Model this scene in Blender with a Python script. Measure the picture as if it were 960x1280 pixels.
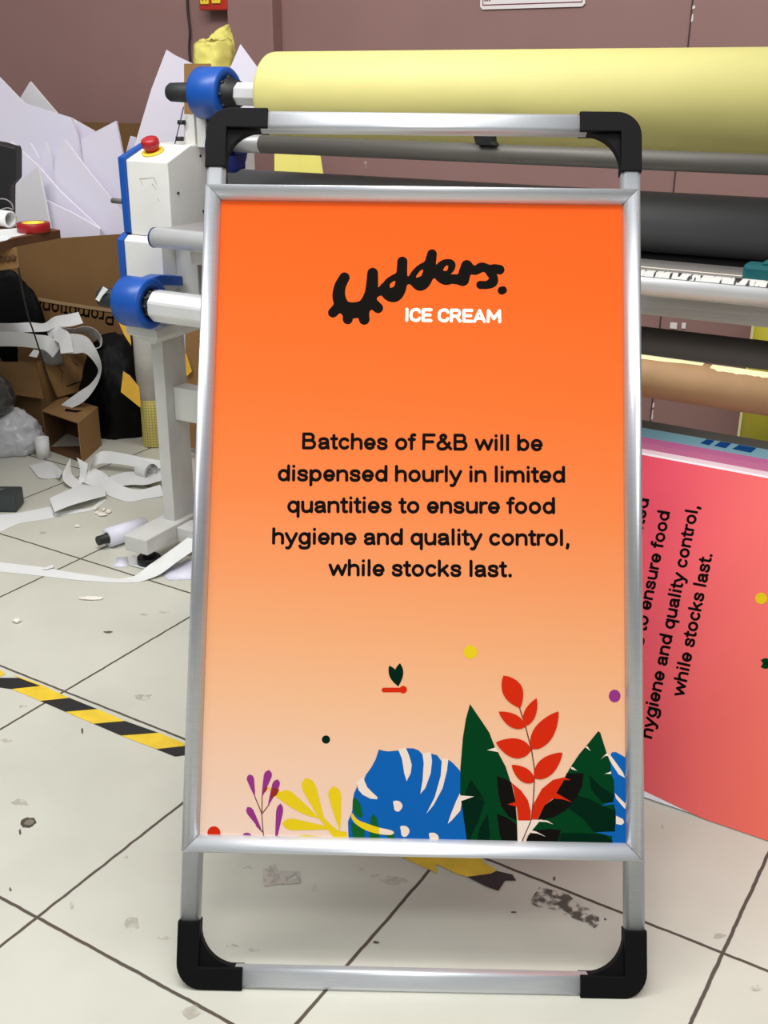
import bpy, bmesh, math, random
import numpy as np
from mathutils import Vector, Matrix
random.seed(7)
for o in list(bpy.data.objects): bpy.data.objects.remove(o)
SC = bpy.context.scene
COL = SC.collection
# ------------------------------------------------------------------ camera
FPX = 1400.0; CX, CY = 480.0, 640.0
PITCH = math.atan(575 / FPX); ROLL = 0.006; HC = 1.2
CAM = Vector((0, 0, HC))
FWD = Vector((0, math.cos(PITCH), -math.sin(PITCH)))
_r = Vector((1, 0, 0)); _u = _r.cross(FWD)
RGT = _r * math.cos(ROLL) + _u * math.sin(ROLL)
UPV = _u * math.cos(ROLL) - _r * math.sin(ROLL)
cd = bpy.data.cameras.new('camera'); cam = bpy.data.objects.new('camera', cd); COL.objects.link(cam)
cd.sensor_fit = 'HORIZONTAL'; cd.sensor_width = 36.0; cd.lens = FPX / 960 * 36.0
cam.matrix_world = Matrix((( RGT.x, UPV.x, -FWD.x, CAM.x), (RGT.y, UPV.y, -FWD.y, CAM.y), (RGT.z, UPV.z, -FWD.z, CAM.z), (0, 0, 0, 1)))
cd.clip_start = 0.05
SC.camera = cam
# ------------------------------------------------------------------ world, lights, exposure
SC.view_settings.view_transform = 'Standard'
try: SC.view_settings.look = 'None'
except Exception: pass
SC.view_settings.gamma = 1.0; SC.view_settings.use_curve_mapping = False
SC.view_settings.exposure = -0.08
w = bpy.data.worlds.new('room_air'); SC.world = w; w.use_nodes = True
bg = w.node_tree.nodes['Background']; bg.inputs[1].default_value = 1.0
_tc = w.node_tree.nodes.new('ShaderNodeTexCoord'); _sx = w.node_tree.nodes.new('ShaderNodeSeparateXYZ'); _cr = w.node_tree.nodes.new('ShaderNodeValToRGB'); _mr = w.node_tree.nodes.new('ShaderNodeMapRange')
_mr.inputs['From Min'].default_value = -1; w.node_tree.links.new(_tc.outputs['Generated'], _sx.inputs[0]); w.node_tree.links.new(_sx.outputs['Z'], _mr.inputs['Value']); w.node_tree.links.new(_mr.outputs[0], _cr.inputs[0]); w.node_tree.links.new(_cr.outputs[0], bg.inputs[0])
_e = _cr.color_ramp.elements; _e[0].position = .42; _e[0].color = (.10, .10, .10, 1); _e[1].position = .95; _e[1].color = (.60, .63, .65, 1)
_m = _e.new(.60); _m.color = (.20, .205, .21, 1)
def area(name, loc, target, sx, sy, power, col=(1, 0.98, 0.95)):
    l = bpy.data.lights.new(name, 'AREA'); l.shape = 'RECTANGLE'; l.size = sx; l.size_y = sy; l.energy = power; l.color = col
    o = bpy.data.objects.new(name, l); COL.objects.link(o); o.location = loc
    o.rotation_euler = (Vector(target) - Vector(loc)).to_track_quat('-Z', 'Y').to_euler(); return o
area('ceiling_lamp_near', (0.3, 0.0, 2.9), (0.2, 0.9, 0), 2.4, 0.5, 22)
area('ceiling_lamp_middle', (0.9, 1.4, 2.9), (0.9, 1.9, 0), 2.4, 0.5, 21)
area('ceiling_lamp_left', (-1.1, 1.7, 2.9), (-1.0, 3.2, 0.6), 2.4, 0.5, 66)
area('ceiling_lamp_behind', (-0.3, -1.6, 2.9), (0, 1.2, 0.6), 2.4, 0.6, 30)

# ------------------------------------------------------------------ helpers
def lin(c):
    c /= 255.0
    return c / 12.92 if c <= 0.04045 else ((c + 0.055) / 1.055) ** 2.4
def rgb(r, g, b): return (lin(r), lin(g), lin(b), 1)
MATS = {}
def mat(name, c, rough=0.6, metal=0.0, noise=0.0, scale=8.0, bump=0.0, coat=0.0, spec=0.5, stretch=None):
    if name in MATS: return MATS[name]
    m = bpy.data.materials.new(name); m.use_nodes = True; nt = m.node_tree; b = nt.nodes['Principled BSDF']
    base = rgb(*c); b.inputs['Base Color'].default_value = base
    b.inputs['Roughness'].default_value = rough; b.inputs['Metallic'].default_value = metal
    b.inputs['Specular IOR Level'].default_value = spec
    if coat: b.inputs['Coat Weight'].default_value = coat; b.inputs['Coat Roughness'].default_value = 0.12
    if noise or bump:
        tc = nt.nodes.new('ShaderNodeTexCoord'); mp = nt.nodes.new('ShaderNodeMapping')
        if stretch: mp.inputs['Scale'].default_value = stretch
        n = nt.nodes.new('ShaderNodeTexNoise'); n.inputs['Scale'].default_value = scale; n.inputs['Detail'].default_value = 6
        nt.links.new(tc.outputs['Object'], mp.inputs[0]); nt.links.new(mp.outputs[0], n.inputs['Vector'])
        if noise:
            r = nt.nodes.new('ShaderNodeValToRGB')
            r.color_ramp.elements[0].position = 0.3; r.color_ramp.elements[1].position = 0.7
            lo = [max(0, v * (1 - noise)) for v in base[:3]] + [1]; hi = [min(1, v * (1 + noise * 0.6)) for v in base[:3]] + [1]
            r.color_ramp.elements[0].color = lo; r.color_ramp.elements[1].color = hi
            nt.links.new(n.outputs['Fac'], r.inputs[0]); nt.links.new(r.outputs[0], b.inputs['Base Color'])
        if bump:
            bp = nt.nodes.new('ShaderNodeBump'); bp.inputs['Strength'].default_value = bump; bp.inputs['Distance'].default_value = 0.004
            nt.links.new(n.outputs['Fac'], bp.inputs['Height']); nt.links.new(bp.outputs[0], b.inputs['Normal'])
    MATS[name] = m; return m
ALU = mat('brushed_aluminium', (200, 203, 208), 0.34, 0.75, noise=0.06, scale=40, stretch=(1, 1, 30))
ALUH = mat('brushed_aluminium_crosswise_lit', (222, 225, 230), 0.38, 0.6, noise=0.06, scale=40, stretch=(0.6, 30, 30))  # same aluminium made lighter, with the top rail's bright reflection put into colour
BLACKP = mat('black_moulded_plastic', (12, 12, 13), 0.6, noise=0.15, scale=60, bump=0.05, spec=.12)
WHITEM = mat('white_painted_metal', (222, 222, 218), 0.42, noise=0.06, scale=9)
GREYM = mat('grey_white_paint', (203, 203, 199), 0.5, noise=0.10, scale=14)
BLUE = mat('blue_plastic', (16, 78, 166), 0.36, noise=0.08, scale=20)
DBLUE = mat('dark_blue_plastic', (12, 34, 104), 0.45, noise=0.08, scale=20)
RUBBER = mat('black_rubber', (30, 33, 34), 0.6, noise=0.15, scale=40)
ROLLER = mat('charcoal_rubber_roller', (74, 75, 77), 0.5, noise=0.06, scale=5)
STEELD = mat('dull_steel_pipe', (98, 95, 90), 0.5, 0.25, noise=0.12, scale=12, stretch=(.6, 10, 10))
STEEL = mat('bright_steel', (228, 229, 230), 0.34, 0.35, noise=0.06, scale=15)
TABLEM = mat('table_aluminium', (186, 182, 180), 0.4, 0.55, noise=0.10, scale=25, stretch=(.3, 10, 10))
YROLL = mat('pale_yellow_liner_paper', (208, 200, 126), 0.55, noise=0.03, scale=3, stretch=(.3, 6, 6))
YPAPER = mat('yellow_crumpled_paper', (235, 225, 120), 0.6, noise=0.08, scale=6, bump=0.3)
CREAM = mat('cream_torn_paper', (246, 238, 186), 0.7, noise=0.04)
CARD = mat('brown_cardboard', (116, 84, 46), 0.85, noise=0.10, scale=7, bump=0.1)
CARDL = mat('light_brown_cardboard', (142, 106, 62), 0.85, noise=0.10, scale=9, bump=0.1)
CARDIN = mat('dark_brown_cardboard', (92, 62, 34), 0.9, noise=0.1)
TUBE = mat('brown_card_tube', (176, 138, 98), 0.6, noise=0.08, scale=20)
FOAM = mat('white_foam_board', (220, 216, 232), 0.55, noise=0.02, scale=3)
FOAMG = mat('shade_greyed_foam_board', (205, 204, 208), 0.6, noise=0.03, scale=3)  # greyed copy of the white foam, shade put into its colour
FOAME = mat('foam_board_edge', (248, 246, 252), 0.7)
PAPER = mat('white_paper', (226, 227, 226), 0.55, noise=0.04, scale=10)
PAPERB = mat('bluish_white_paper', (222, 222, 236), 0.5, noise=0.04, scale=10)
BAG = mat('black_bin_liner', (8, 8, 9), 0.55, noise=0.2, scale=9, bump=0.5, spec=.12)
BLACKM = mat('black_case_plastic', (22, 23, 26), 0.5, noise=0.1, scale=30)
DGREEN = mat('dark_green_tool_case', (46, 54, 54), 0.5, noise=0.15, scale=30)
TEAL = mat('teal_plastic', (8, 92, 96), 0.4, noise=0.1, scale=30)
WOOD = mat('brown_veneer', (112, 70, 38), 0.55, noise=0.2, scale=14, stretch=(1, 8, 8))
WOODD = mat('dark_wood_edge', (78, 46, 24), 0.55, noise=0.2, scale=14)
RED = mat('red_plastic', (172, 26, 34), 0.35, noise=0.05)
DRED = mat('dark_red_vinyl', (150, 20, 26), 0.35, noise=0.1)
YEL = mat('yellow_plastic', (240, 208, 60), 0.45, noise=0.05)
CABLE = mat('dark_cable', (38, 30, 28), 0.55)
INK = mat('black_print_ink', (16, 12, 11), 0.6, spec=.03)
INKW = mat('white_print_ink', (255, 244, 226), 0.45)
TAPEY = mat('yellow_floor_tape', (236, 200, 52), 0.45, noise=0.15, scale=25)
TAPEB = mat('black_floor_tape', (34, 33, 32), 0.5, noise=0.25, scale=25)
GREYB = mat('grey_board', (118, 113, 106), 0.7, noise=0.06)
WALLC = (143, 109, 105)

class MB:
    """collects faces of one mesh object"""
    def __init__(s): s.bm = bmesh.new(); s.mats = []
    def mi(s, m):
        if m not in s.mats: s.mats.append(m)
        return s.mats.index(m)
    def face(s, pts, m):
        vs = [s.bm.verts.new(Vector(p)) for p in pts]
        f = s.bm.faces.new(vs); f.material_index = s.mi(m); return f
    def box(s, x0, x1, y0, y1, z0, z1, m, bev=0.0):
        return s.prism([(x0, y0), (x1, y0), (x1, y1), (x0, y1)], z0, z1, m, bev=bev)
    def prism(s, poly, a0, a1, m, axes=(0, 1, 2), bev=0.0, m_side=None, M=None, smooth=False):
        """poly in plane (axes[0],axes[1]) extruded along axes[2]"""
        def P(p, a):
            v = [0, 0, 0]; v[axes[0]] = p[0]; v[axes[1]] = p[1]; v[axes[2]] = a
            v = Vector(v); return M @ v if M else v
        lo = [s.bm.verts.new(P(p, a0)) for p in poly]; hi = [s.bm.verts.new(P(p, a1)) for p in poly]
        fs = []
        n = len(poly)
        f0 = s.bm.faces.new(lo[::-1]); f1 = s.bm.faces.new(hi); fs += [f0, f1]
        for f in (f0, f1): f.material_index = s.mi(m)
        for i in range(n):
            f = s.bm.faces.new((lo[i], lo[(i + 1) % n], hi[(i + 1) % n], hi[i])); f.material_index = s.mi(m_side or m); f.smooth = smooth; fs.append(f)
        bmesh.ops.recalc_face_normals(s.bm, faces=fs)
        if bev:
            es = list({e for f in fs for e in f.edges})
            bmesh.ops.bevel(s.bm, geom=es, offset=bev, segments=2, affect='EDGES', profile=0.6)
        return fs
    def lathe(s, prof, p0, axis, m, seg=32, smooth=True, caps=True, m_cap=None):
        """prof: (t along axis, radius)"""
        a = Vector(axis).normalized(); t = Vector((0, 0, 1)) if abs(a.z) < .9 else Vector((1, 0, 0))
        u = a.cross(t).normalized(); v = a.cross(u)
        rings = []
        for (d, r) in prof:
            rings.append([s.bm.verts.new(Vector(p0) + a * d + (u * math.cos(k * 2 * math.pi / seg) + v * math.sin(k * 2 * math.pi / seg)) * max(r, 1e-5)) for k in range(seg)])
        fs = []
        for i in range(len(rings) - 1):
            for k in range(seg):
                f = s.bm.faces.new((rings[i][k], rings[i][(k + 1) % seg], rings[i + 1][(k + 1) % seg], rings[i + 1][k])); f.material_index = s.mi(m); f.smooth = smooth; fs.append(f)
        if caps:
            for rg in (rings[0], rings[-1]):
                f = s.bm.faces.new(rg); f.material_index = s.mi(m_cap or m); fs.append(f)
        bmesh.ops.recalc_face_normals(s.bm, faces=fs)
    def cyl(s, p0, p1, r, m, seg=32, r1=None, bev=0.0, m_cap=None):
        d = (Vector(p1) - Vector(p0)); L = d.length; r1 = r if r1 is None else r1
        prof = [(0, r), (L, r1)] if not bev else [(0, r - bev), (bev, r), (L - bev, r1), (L, r1 - bev)]
        s.lathe(prof, p0, d, m, seg, m_cap=m_cap)
    def tube(s, pts, r, m, seg=8, sub=6):
        P = spline([Vector(p) for p in pts], sub); rings = []
        for i, p in enumerate(P):
            d = (P[min(i + 1, len(P) - 1)] - P[max(i - 1, 0)]).normalized()
            t = Vector((0, 0, 1)) if abs(d.z) < .8 else Vector((1, 0, 0)); u = d.cross(t).normalized(); v = d.cross(u)
            rings.append([s.bm.verts.new(p + (u * math.cos(k * 2 * math.pi / seg) + v * math.sin(k * 2 * math.pi / seg)) * r) for k in range(seg)])
        for i in range(len(rings) - 1):
            for k in range(seg):
                f = s.bm.faces.new((rings[i][k], rings[i][(k + 1) % seg], rings[i + 1][(k + 1) % seg], rings[i + 1][k])); f.material_index = s.mi(m); f.smooth = True
        for rg in (rings[0], rings[-1]): s.bm.faces.new(rg).material_index = s.mi(m)
    def strip(s, pairs, m, sub=5, smooth=False):
        A = spline([Vector(p[0]) for p in pairs], sub); B = spline([Vector(p[1]) for p in pairs], sub)
        va = [s.bm.verts.new(p) for p in A]; vm = [s.bm.verts.new((p + q) / 2) for p, q in zip(A, B)]; vb = [s.bm.verts.new(p) for p in B]
        for i in range(len(va) - 1):
            for x, y in ((va, vm), (vm, vb)):
                f = s.bm.faces.new((x[i], y[i], y[i + 1], x[i + 1])); f.material_index = s.mi(m); f.smooth = smooth
    def build(s, name, parent=None, M=None, tri=False, solid=0.0):
        if tri: bmesh.ops.triangulate(s.bm, faces=s.bm.faces[:], ngon_method='EAR_CLIP')
        me = bpy.data.meshes.new(name)
        if M: s.bm.transform(M)
        s.bm.to_mesh(me); s.bm.free()
        for m in s.mats: me.materials.append(m)
        o = bpy.data.objects.new(name, me); COL.objects.link(o)
        if parent: o.parent = parent
        if solid:
            md = o.modifiers.new('thickness', 'SOLIDIFY'); md.thickness = solid; md.offset = 0
        return o
def spline(P, sub):
    if len(P) < 3:
        return [P[0].lerp(P[-1], i / sub) for i in range(sub + 1)]
    out = []
    for i in range(len(P) - 1):
        p0 = P[i - 1] if i else P[0] * 2 - P[1]; p1, p2 = P[i], P[i + 1]; p3 = P[i + 2] if i + 2 < len(P) else P[-1] * 2 - P[-2]
        for k in range(sub):
            t = k / sub
            out.append(0.5 * ((2 * p1) + (p2 - p0) * t + (2 * p0 - 5 * p1 + 4 * p2 - p3) * t * t + (3 * p1 - p0 - 3 * p2 + p3) * t ** 3))
    out.append(P[-1]); return out
def tag(o, label=None, cat=None, group=None, kind=None):
    if label: o['label'] = label
    if cat: o['category'] = cat
    if group: o['group'] = group
    if kind: o['kind'] = kind
    return o
def thing(name, label, cat, loc=(0, 0, 0), rot=(0, 0, 0), group=None):
    o = bpy.data.objects.new(name, None); COL.objects.link(o); o.location = loc; o.rotation_euler = rot; o.empty_display_size = .05
    bpy.context.view_layer.update()
    return tag(o, label, cat, group)
def loose(mb, name, label, cat, group=None, **k):
    """a thing that is one mesh in world coordinates; origin moved to its base"""
    vs = [v.co for v in mb.bm.verts]
    c = Vector(((min(v.x for v in vs) + max(v.x for v in vs)) / 2, (min(v.y for v in vs) + max(v.y for v in vs)) / 2, min(v.z for v in vs)))
    o = mb.build(name, M=Matrix.Translation(-c), **k); o.location = c
    return tag(o, label, cat, group)
def struct(mb, name, **k):
    o = mb.build(name, **k); o['kind'] = 'structure'; return o
# ---- round-ended lettering: strokes are joined into one outline, then filled
def union_loops(_, strokes, cell, k=0.0):
    """strokes: lists of (x, y, r) capsules; returns closed outlines of their union"""
    pts = [p for st in strokes for p in st]
    x0 = min(p[0] - p[2] for p in pts) - 2 * cell; x1 = max(p[0] + p[2] for p in pts) + 2 * cell
    y0 = min(p[1] - p[2] for p in pts) - 2 * cell; y1 = max(p[1] + p[2] for p in pts) + 2 * cell
    nx, ny = int((x1 - x0) / cell) + 2, int((y1 - y0) / cell) + 2
    X, Y = np.meshgrid(x0 + cell * np.arange(nx), y0 + cell * np.arange(ny), indexing='ij'); F = np.full((nx, ny), 1e3)
    for st in strokes:
        G = np.full((nx, ny), 1e3)
        segs = list(zip(st[:-1], st[1:])) if len(st) > 1 else [(st[0], st[0])]
        for (ax, ay, ar), (bx, by, br) in segs:
            R = max(ar, br) + 2 * cell + 2 * k
            i0, i1 = max(0, int((min(ax, bx) - R - x0) / cell)), min(nx, int((max(ax, bx) + R - x0) / cell) + 2)
            j0, j1 = max(0, int((min(ay, by) - R - y0) / cell)), min(ny, int((max(ay, by) + R - y0) / cell) + 2)
            xs, ys = X[i0:i1, j0:j1], Y[i0:i1, j0:j1]; dx, dy = bx - ax, by - ay; L2 = dx * dx + dy * dy
            t = np.clip(((xs - ax) * dx + (ys - ay) * dy) / L2, 0, 1) if L2 > 1e-12 else np.zeros_like(xs)
            d = np.hypot(xs - ax - t * dx, ys - ay - t * dy) - (ar + (br - ar) * t)
            G[i0:i1, j0:j1] = np.minimum(G[i0:i1, j0:j1], d)
        H = np.maximum(k - np.abs(F - G), 0) / k if k else 0
        F = np.minimum(F, G) - H * H * k / 4
    F = np.where(np.abs(F) < 1e-6, 1e-6, F); nxt = {}; P = {}
    def ed(i, j, h):
        k = (i, j, h)
        if k not in P:
            a = F[i, j]; b = F[i + 1, j] if h == 0 else F[i, j + 1]; t = a / (a - b)
            P[k] = (X[i, j] + (cell * t if h == 0 else 0), Y[i, j] + (cell * t if h == 1 else 0))
        return k
    IN = F < 0
    mixed = np.argwhere((IN[:-1, :-1] | IN[1:, :-1] | IN[:-1, 1:] | IN[1:, 1:]) & ~(IN[:-1, :-1] & IN[1:, :-1] & IN[:-1, 1:] & IN[1:, 1:]))
    for i, j in mixed:
        i, j = int(i), int(j)
        c = [IN[i, j], IN[i + 1, j], IN[i + 1, j + 1], IN[i, j + 1]]; E_ = [(i, j, 0), (i + 1, j, 1), (i, j + 1, 0), (i, j, 1)]
        outs = [k for k in range(4) if c[k] and not c[(k + 1) % 4]]; ins = [k for k in range(4) if not c[k] and c[(k + 1) % 4]]
        for o_ in outs:
            for step in (1, 2, 3):
                k = (o_ + step) % 4
                if k in ins: nxt[ed(*E_[o_])] = ed(*E_[k]); break
    loops = []
    while nxt:
        k = next(iter(nxt)); lp = []
        while k in nxt: lp.append(P[k]); k = nxt.pop(k)
        if len(lp) > 4: loops.append(lp)
    return loops
def shape_fill(mbx, loops, m, put):
    c = bpy.data.curves.new('outline', 'CURVE'); c.dimensions = '2D'; c.fill_mode = 'BOTH'
    for lp in loops:
        q = lp; sp_ = c.splines.new('POLY'); sp_.points.add(len(q) - 1); sp_.use_cyclic_u = True
        for p, v in zip(sp_.points, q): p.co = (v[0] / 100, v[1] / 100, 0, 1)
    o = bpy.data.objects.new('outline', c); COL.objects.link(o); bpy.context.view_layer.update()
    me = bpy.data.meshes.new_from_object(o.evaluated_get(bpy.context.evaluated_depsgraph_get())); bpy.data.objects.remove(o)
    k = mbx.mi(m); vs = [mbx.bm.verts.new(put((v.co.x * 100, v.co.y * 100))) for v in me.vertices]
    for pl in me.polygons:
        try: mbx.bm.faces.new([vs[i] for i in pl.vertices]).material_index = k
        except ValueError: pass
    bpy.data.meshes.remove(me)
def _arc(cx, cy, rx, ry, a0, a1, n=18): return [(cx + rx * math.cos(math.radians(a0 + (a1 - a0) * k / n)), cy + ry * math.sin(math.radians(a0 + (a1 - a0) * k / n))) for k in range(n + 1)]
def _spl(*p): return [(v.x, v.y) for v in spline([Vector((a, b, 0)) for a, b in p], 5)]
_ring = lambda cx: _arc(cx, 260, 190, 203, 0, 360, 28)
_arch = lambda x0, x1: _spl((x0, 290), (x0 + 40, 400), (x0 + (x1 - x0) * .55, 461), (x1 - 35, 410), (x1, 290)) + [(x1, 58)]
GL = {' ': (262, []), 'o': (590, [_arc(295, 260, 199, 203, 0, 360, 28)]), 'b': (592, [[(95, 58), (95, 658)], _ring(302)]), 'd': (592, [[(497, 58), (497, 658)], _ring(290)]),
 'p': (592, [[(95, -145), (95, 461)], _ring(302)]), 'q': (592, [[(497, -145), (497, 461)], _ring(290)]),
 'g': (592, [_spl((497, 461), (497, 200), (497, -10), (450, -110), (300, -148), (150, -120), (105, -60)), _ring(290)]),
 'a': (560, [_spl((100, 360), (140, 435), (270, 463), (400, 430), (440, 330)) + [(442, 170), (470, 58)], _spl((440, 285), (310, 270), (180, 245), (97, 160), (150, 72), (255, 54), (380, 100), (440, 200))]),
 'c': (535, [_arc(285, 260, 193, 203, 42, 318)]), 'e': (562, [_arc(285, 260, 193, 203, -4, 318), [(100, 246), (476, 246)]]),
 'h': (572, [[(95, 58), (95, 658)], _arch(95, 475)]), 'n': (572, [[(95, 58), (95, 461)], _arch(95, 475)]), 'm': (868, [[(95, 58), (95, 461)], _arch(95, 434), _arch(434, 773)]),
 'u': (572, [[(477, 58), (477, 461)], [(97, 461)] + _spl((97, 230), (132, 110), (250, 57), (420, 110), (477, 230))]),
 'r': (368, [[(95, 58), (95, 461)], _spl((95, 290), (140, 400), (230, 452), (330, 455))]),
 's': (525, [_spl((425, 370), (385, 437), (265, 465), (140, 437), (107, 372), (150, 305), (270, 265), (390, 228), (430, 152), (385, 78), (262, 54), (135, 80), (90, 155))]),
 't': (325, [[(150, 600)] + _spl((150, 180), (165, 85), (215, 58), (275, 62)), [(48, 461), (272, 461)]]), 'f': (318, [_spl((292, 652), (225, 664), (162, 620), (150, 520)) + [(150, 58)], [(45, 461), (272, 461)]]),
 'i': (248, [[(124, 58), (124, 461)], [(124, 640), (124, 648)]]), 'l': (248, [[(124, 58), (124, 658)]]), 'k': (540, [[(95, 58), (95, 658)], [(425, 461), (115, 205)], [(235, 305), (450, 58)]]),
 'w': (790, [[(58, 461), (212, 62), (395, 440), (578, 62), (732, 461)]]), 'y': (545, [[(58, 461), (272, 70)], _spl((490, 461), (380, 240), (270, 15), (215, -105), (150, -146), (85, -138))]),
 'B': (705, [[(105, 58), (105, 658)], [(105, 658), (370, 658)] + _arc(375, 520, 145, 138, 90, -90) + [(105, 382)], [(370, 382)] + _arc(415, 220, 165, 162, 90, -90) + [(105, 58)]]),
 'F': (625, [[(105, 58), (105, 658)], [(105, 658), (550, 658)], [(105, 365), (490, 365)]]), 'P': (670, [[(105, 58), (105, 658)], [(105, 658), (390, 658)] + _arc(400, 495, 160, 163, 90, -90) + [(105, 332)]]),
 '&': (725, [_spl((645, 70), (440, 270), (270, 450), (215, 545), (238, 625), (325, 662), (410, 625), (418, 550), (350, 460), (200, 365), (105, 275), (92, 185), (140, 90), (265, 53), (400, 80), (520, 190), (580, 320))]),
 ',': (278, [[(140, 62), (150, 40), (118, -85)]]), '.': (278, [[(140, 66), (140, 70)]]),
 'I': (230, [[(115, 75), (115, 641)]]), 'C': (640, [_spl((560, 520), (480, 625), (340, 643), (160, 560), (100, 358), (160, 150), (340, 73), (480, 92), (560, 195))]), 'E': (590, [[(520, 641), (110, 641), (110, 75), (520, 75)], [(110, 365), (470, 365)]]),
 'R': (660, [[(110, 75), (110, 641), (380, 641)] + _arc(385, 485, 155, 156, 90, -90) + [(110, 329)], [(370, 329), (560, 75)]]), 'A': (690, [[(85, 75), (345, 641), (605, 75)], [(180, 235), (510, 235)]]), 'M': (830, [[(110, 75), (125, 641), (415, 230), (705, 641), (720, 75)]])}
_loops = {}
def put_text(mbx, txt, p0, p1, cap, m, put, hw=68):
    """baseline from p0 to p1 (2D), cap height; put maps 2D -> 3D"""
    key = (txt, hw)
    if key not in _loops:
        x = 0; st = []
        for ch in txt:
            adv, strokes = GL[ch]; rr = hw * 1.18 if ch in '.' else hw
            for s_ in strokes: st.append([(x + a, b, rr) for a, b in s_])
            x += adv
        _loops[key] = union_loops(0, st, 14.0)
    lps = _loops[key]; xs = [p[0] for l in lps for p in l]; x0, x1 = min(xs), max(xs)
    p0, p1 = Vector(p0), Vector(p1); d = p1 - p0; dn = d.normalized(); nrm = Vector((-dn.y, dn.x))
    shape_fill(mbx, lps, m, lambda q: put(p0 + d * ((q[0] - x0) / (x1 - x0)) + nrm * (q[1] / 716 * cap)))
# tracing of outlines measured in the photograph onto real planes of the place
def ray(x, y): return FWD + RGT * ((x - CX) / FPX) - UPV * ((y - CY) / FPX)
def onplane(x, y, p, n):
    r = ray(x, y); n = Vector(n); return CAM + r * ((Vector(p) - CAM).dot(n) / r.dot(n))
def g(x, y, z=0.0): return onplane(x, y, (0, 0, z), (0, 0, 1))
def atY(x, y, Y, k=0.0, z0=0.6): return onplane(x, y, (0, Y, z0), (0, 1, -k))
ANG = math.radians(58.3)
E1 = Vector((math.cos(ANG), math.sin(ANG), 0)); E2 = Vector((math.sin(ANG), -math.cos(ANG), 0))
# laminator frame
AL = math.radians(28.5)
M2 = Vector((math.cos(AL), -math.sin(AL), 0)); M1 = Vector((math.sin(AL), math.cos(AL), 0)); MO = Vector((-0.564, 2.650, 0))
def MP(u, v, z): return MO + M2 * u + M1 * v + Vector((0, 0, z))
def onV(x, y, v): return onplane(x, y, MO + M1 * v, M1)
def mloc(p): d = Vector(p) - MO; return Vector((d.dot(M2), d.dot(M1), d.z))

# ------------------------------------------------------------------ floor
def floor_material():
    m = bpy.data.materials.new('glazed_floor_tiles'); m.use_nodes = True; nt = m.node_tree; N = nt.nodes; L = nt.links
    b = N['Principled BSDF']; tc = N.new('ShaderNodeTexCoord')
    def dot(v):
        n = N.new('ShaderNodeVectorMath'); n.operation = 'DOT_PRODUCT'; n.inputs[1].default_value = v; L.new(tc.outputs['Object'], n.inputs[0]); return n.outputs['Value']
    def mth(op, a, bb):
        n = N.new('ShaderNodeMath'); n.operation = op
        for i, q in enumerate((a, bb)):
            if isinstance(q, (int, float)): n.inputs[i].default_value = q
            else: L.new(q, n.inputs[i])
        return n.outputs[0]
    wob = N.new('ShaderNodeTexNoise'); wob.inputs['Scale'].default_value = 30; wob.inputs['Detail'].default_value = 3; L.new(tc.outputs['Object'], wob.inputs['Vector'])
    wv = mth('MULTIPLY', mth('SUBTRACT', wob.outputs['Fac'], 0.5), 0.004)
    def line(v, off, sp, hw):
        q = mth('DIVIDE', mth('SUBTRACT', mth('ADD', dot(v), wv), off - sp / 2 - 100 * sp), sp)
        d = mth('MULTIPLY', mth('ABSOLUTE', mth('SUBTRACT', mth('FRACT', q, 0), 0.5), 0), sp)
        r = N.new('ShaderNodeMapRange'); r.inputs['From Min'].default_value = hw; r.inputs['From Max'].default_value = hw + 0.0012; r.inputs['To Min'].default_value = 1; r.inputs['To Max'].default_value = 0
        L.new(d, r.inputs['Value']); return r.outputs[0]
    gl = mth('MAXIMUM', line(tuple(E1), 1.3263, 0.476, 0.0021), line(tuple(E2), -1.131, 0.4455, 0.0021))
    n1 = N.new('ShaderNodeTexNoise'); n1.inputs['Scale'].default_value = 3.2; n1.inputs['Detail'].default_value = 8; L.new(tc.outputs['Object'], n1.inputs['Vector'])
    r1 = N.new('ShaderNodeValToRGB'); r1.color_ramp.elements[0].position = .28; r1.color_ramp.elements[1].position = .62
    r1.color_ramp.elements[0].color = rgb(194, 193, 180); r1.color_ramp.elements[1].color = rgb(207, 206, 193); L.new(n1.outputs['Fac'], r1.inputs[0])
    n2 = N.new('ShaderNodeTexNoise'); n2.inputs['Scale'].default_value = 22; n2.inputs['Detail'].default_value = 5; L.new(tc.outputs['Object'], n2.inputs['Vector'])
    r2 = N.new('ShaderNodeMapRange'); r2.inputs['From Min'].default_value = .70; r2.inputs['From Max'].default_value = .78; r2.inputs['To Max'].default_value = .45; L.new(n2.outputs['Fac'], r2.inputs['Value'])
    mx = N.new('ShaderNodeMix'); mx.data_type = 'RGBA'; L.new(r2.outputs[0], mx.inputs['Factor']); L.new(r1.outputs[0], mx.inputs['A']); mx.inputs['B'].default_value = rgb(160, 152, 138)
    mg = N.new('ShaderNodeMix'); mg.data_type = 'RGBA'; L.new(gl, mg.inputs['Factor']); L.new(mx.outputs['Result'], mg.inputs['A']); mg.inputs['B'].default_value = rgb(84, 74, 64)
    L.new(mg.outputs['Result'], b.inputs['Base Color'])
    ro = N.new('ShaderNodeMapRange'); L.new(gl, ro.inputs['Value']); ro.inputs['To Min'].default_value = .3; ro.inputs['To Max'].default_value = .9; L.new(ro.outputs[0], b.inputs['Roughness'])
    bp = N.new('ShaderNodeBump'); bp.inputs['Distance'].default_value = .002; bp.inputs['Strength'].default_value = .5; bp.invert = True; L.new(gl, bp.inputs['Height']); L.new(bp.outputs[0], b.inputs['Normal'])
    return m
WV = 1.35          # distance of the wall behind the laminator's front
mb = MB(); fm = floor_material()
mb.face([(-4.2, -2.2, 0), (3.6, -2.2, 0), (3.6, 6.4, 0), (-4.2, 6.4, 0)], fm)
struct(mb, 'floor')
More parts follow.
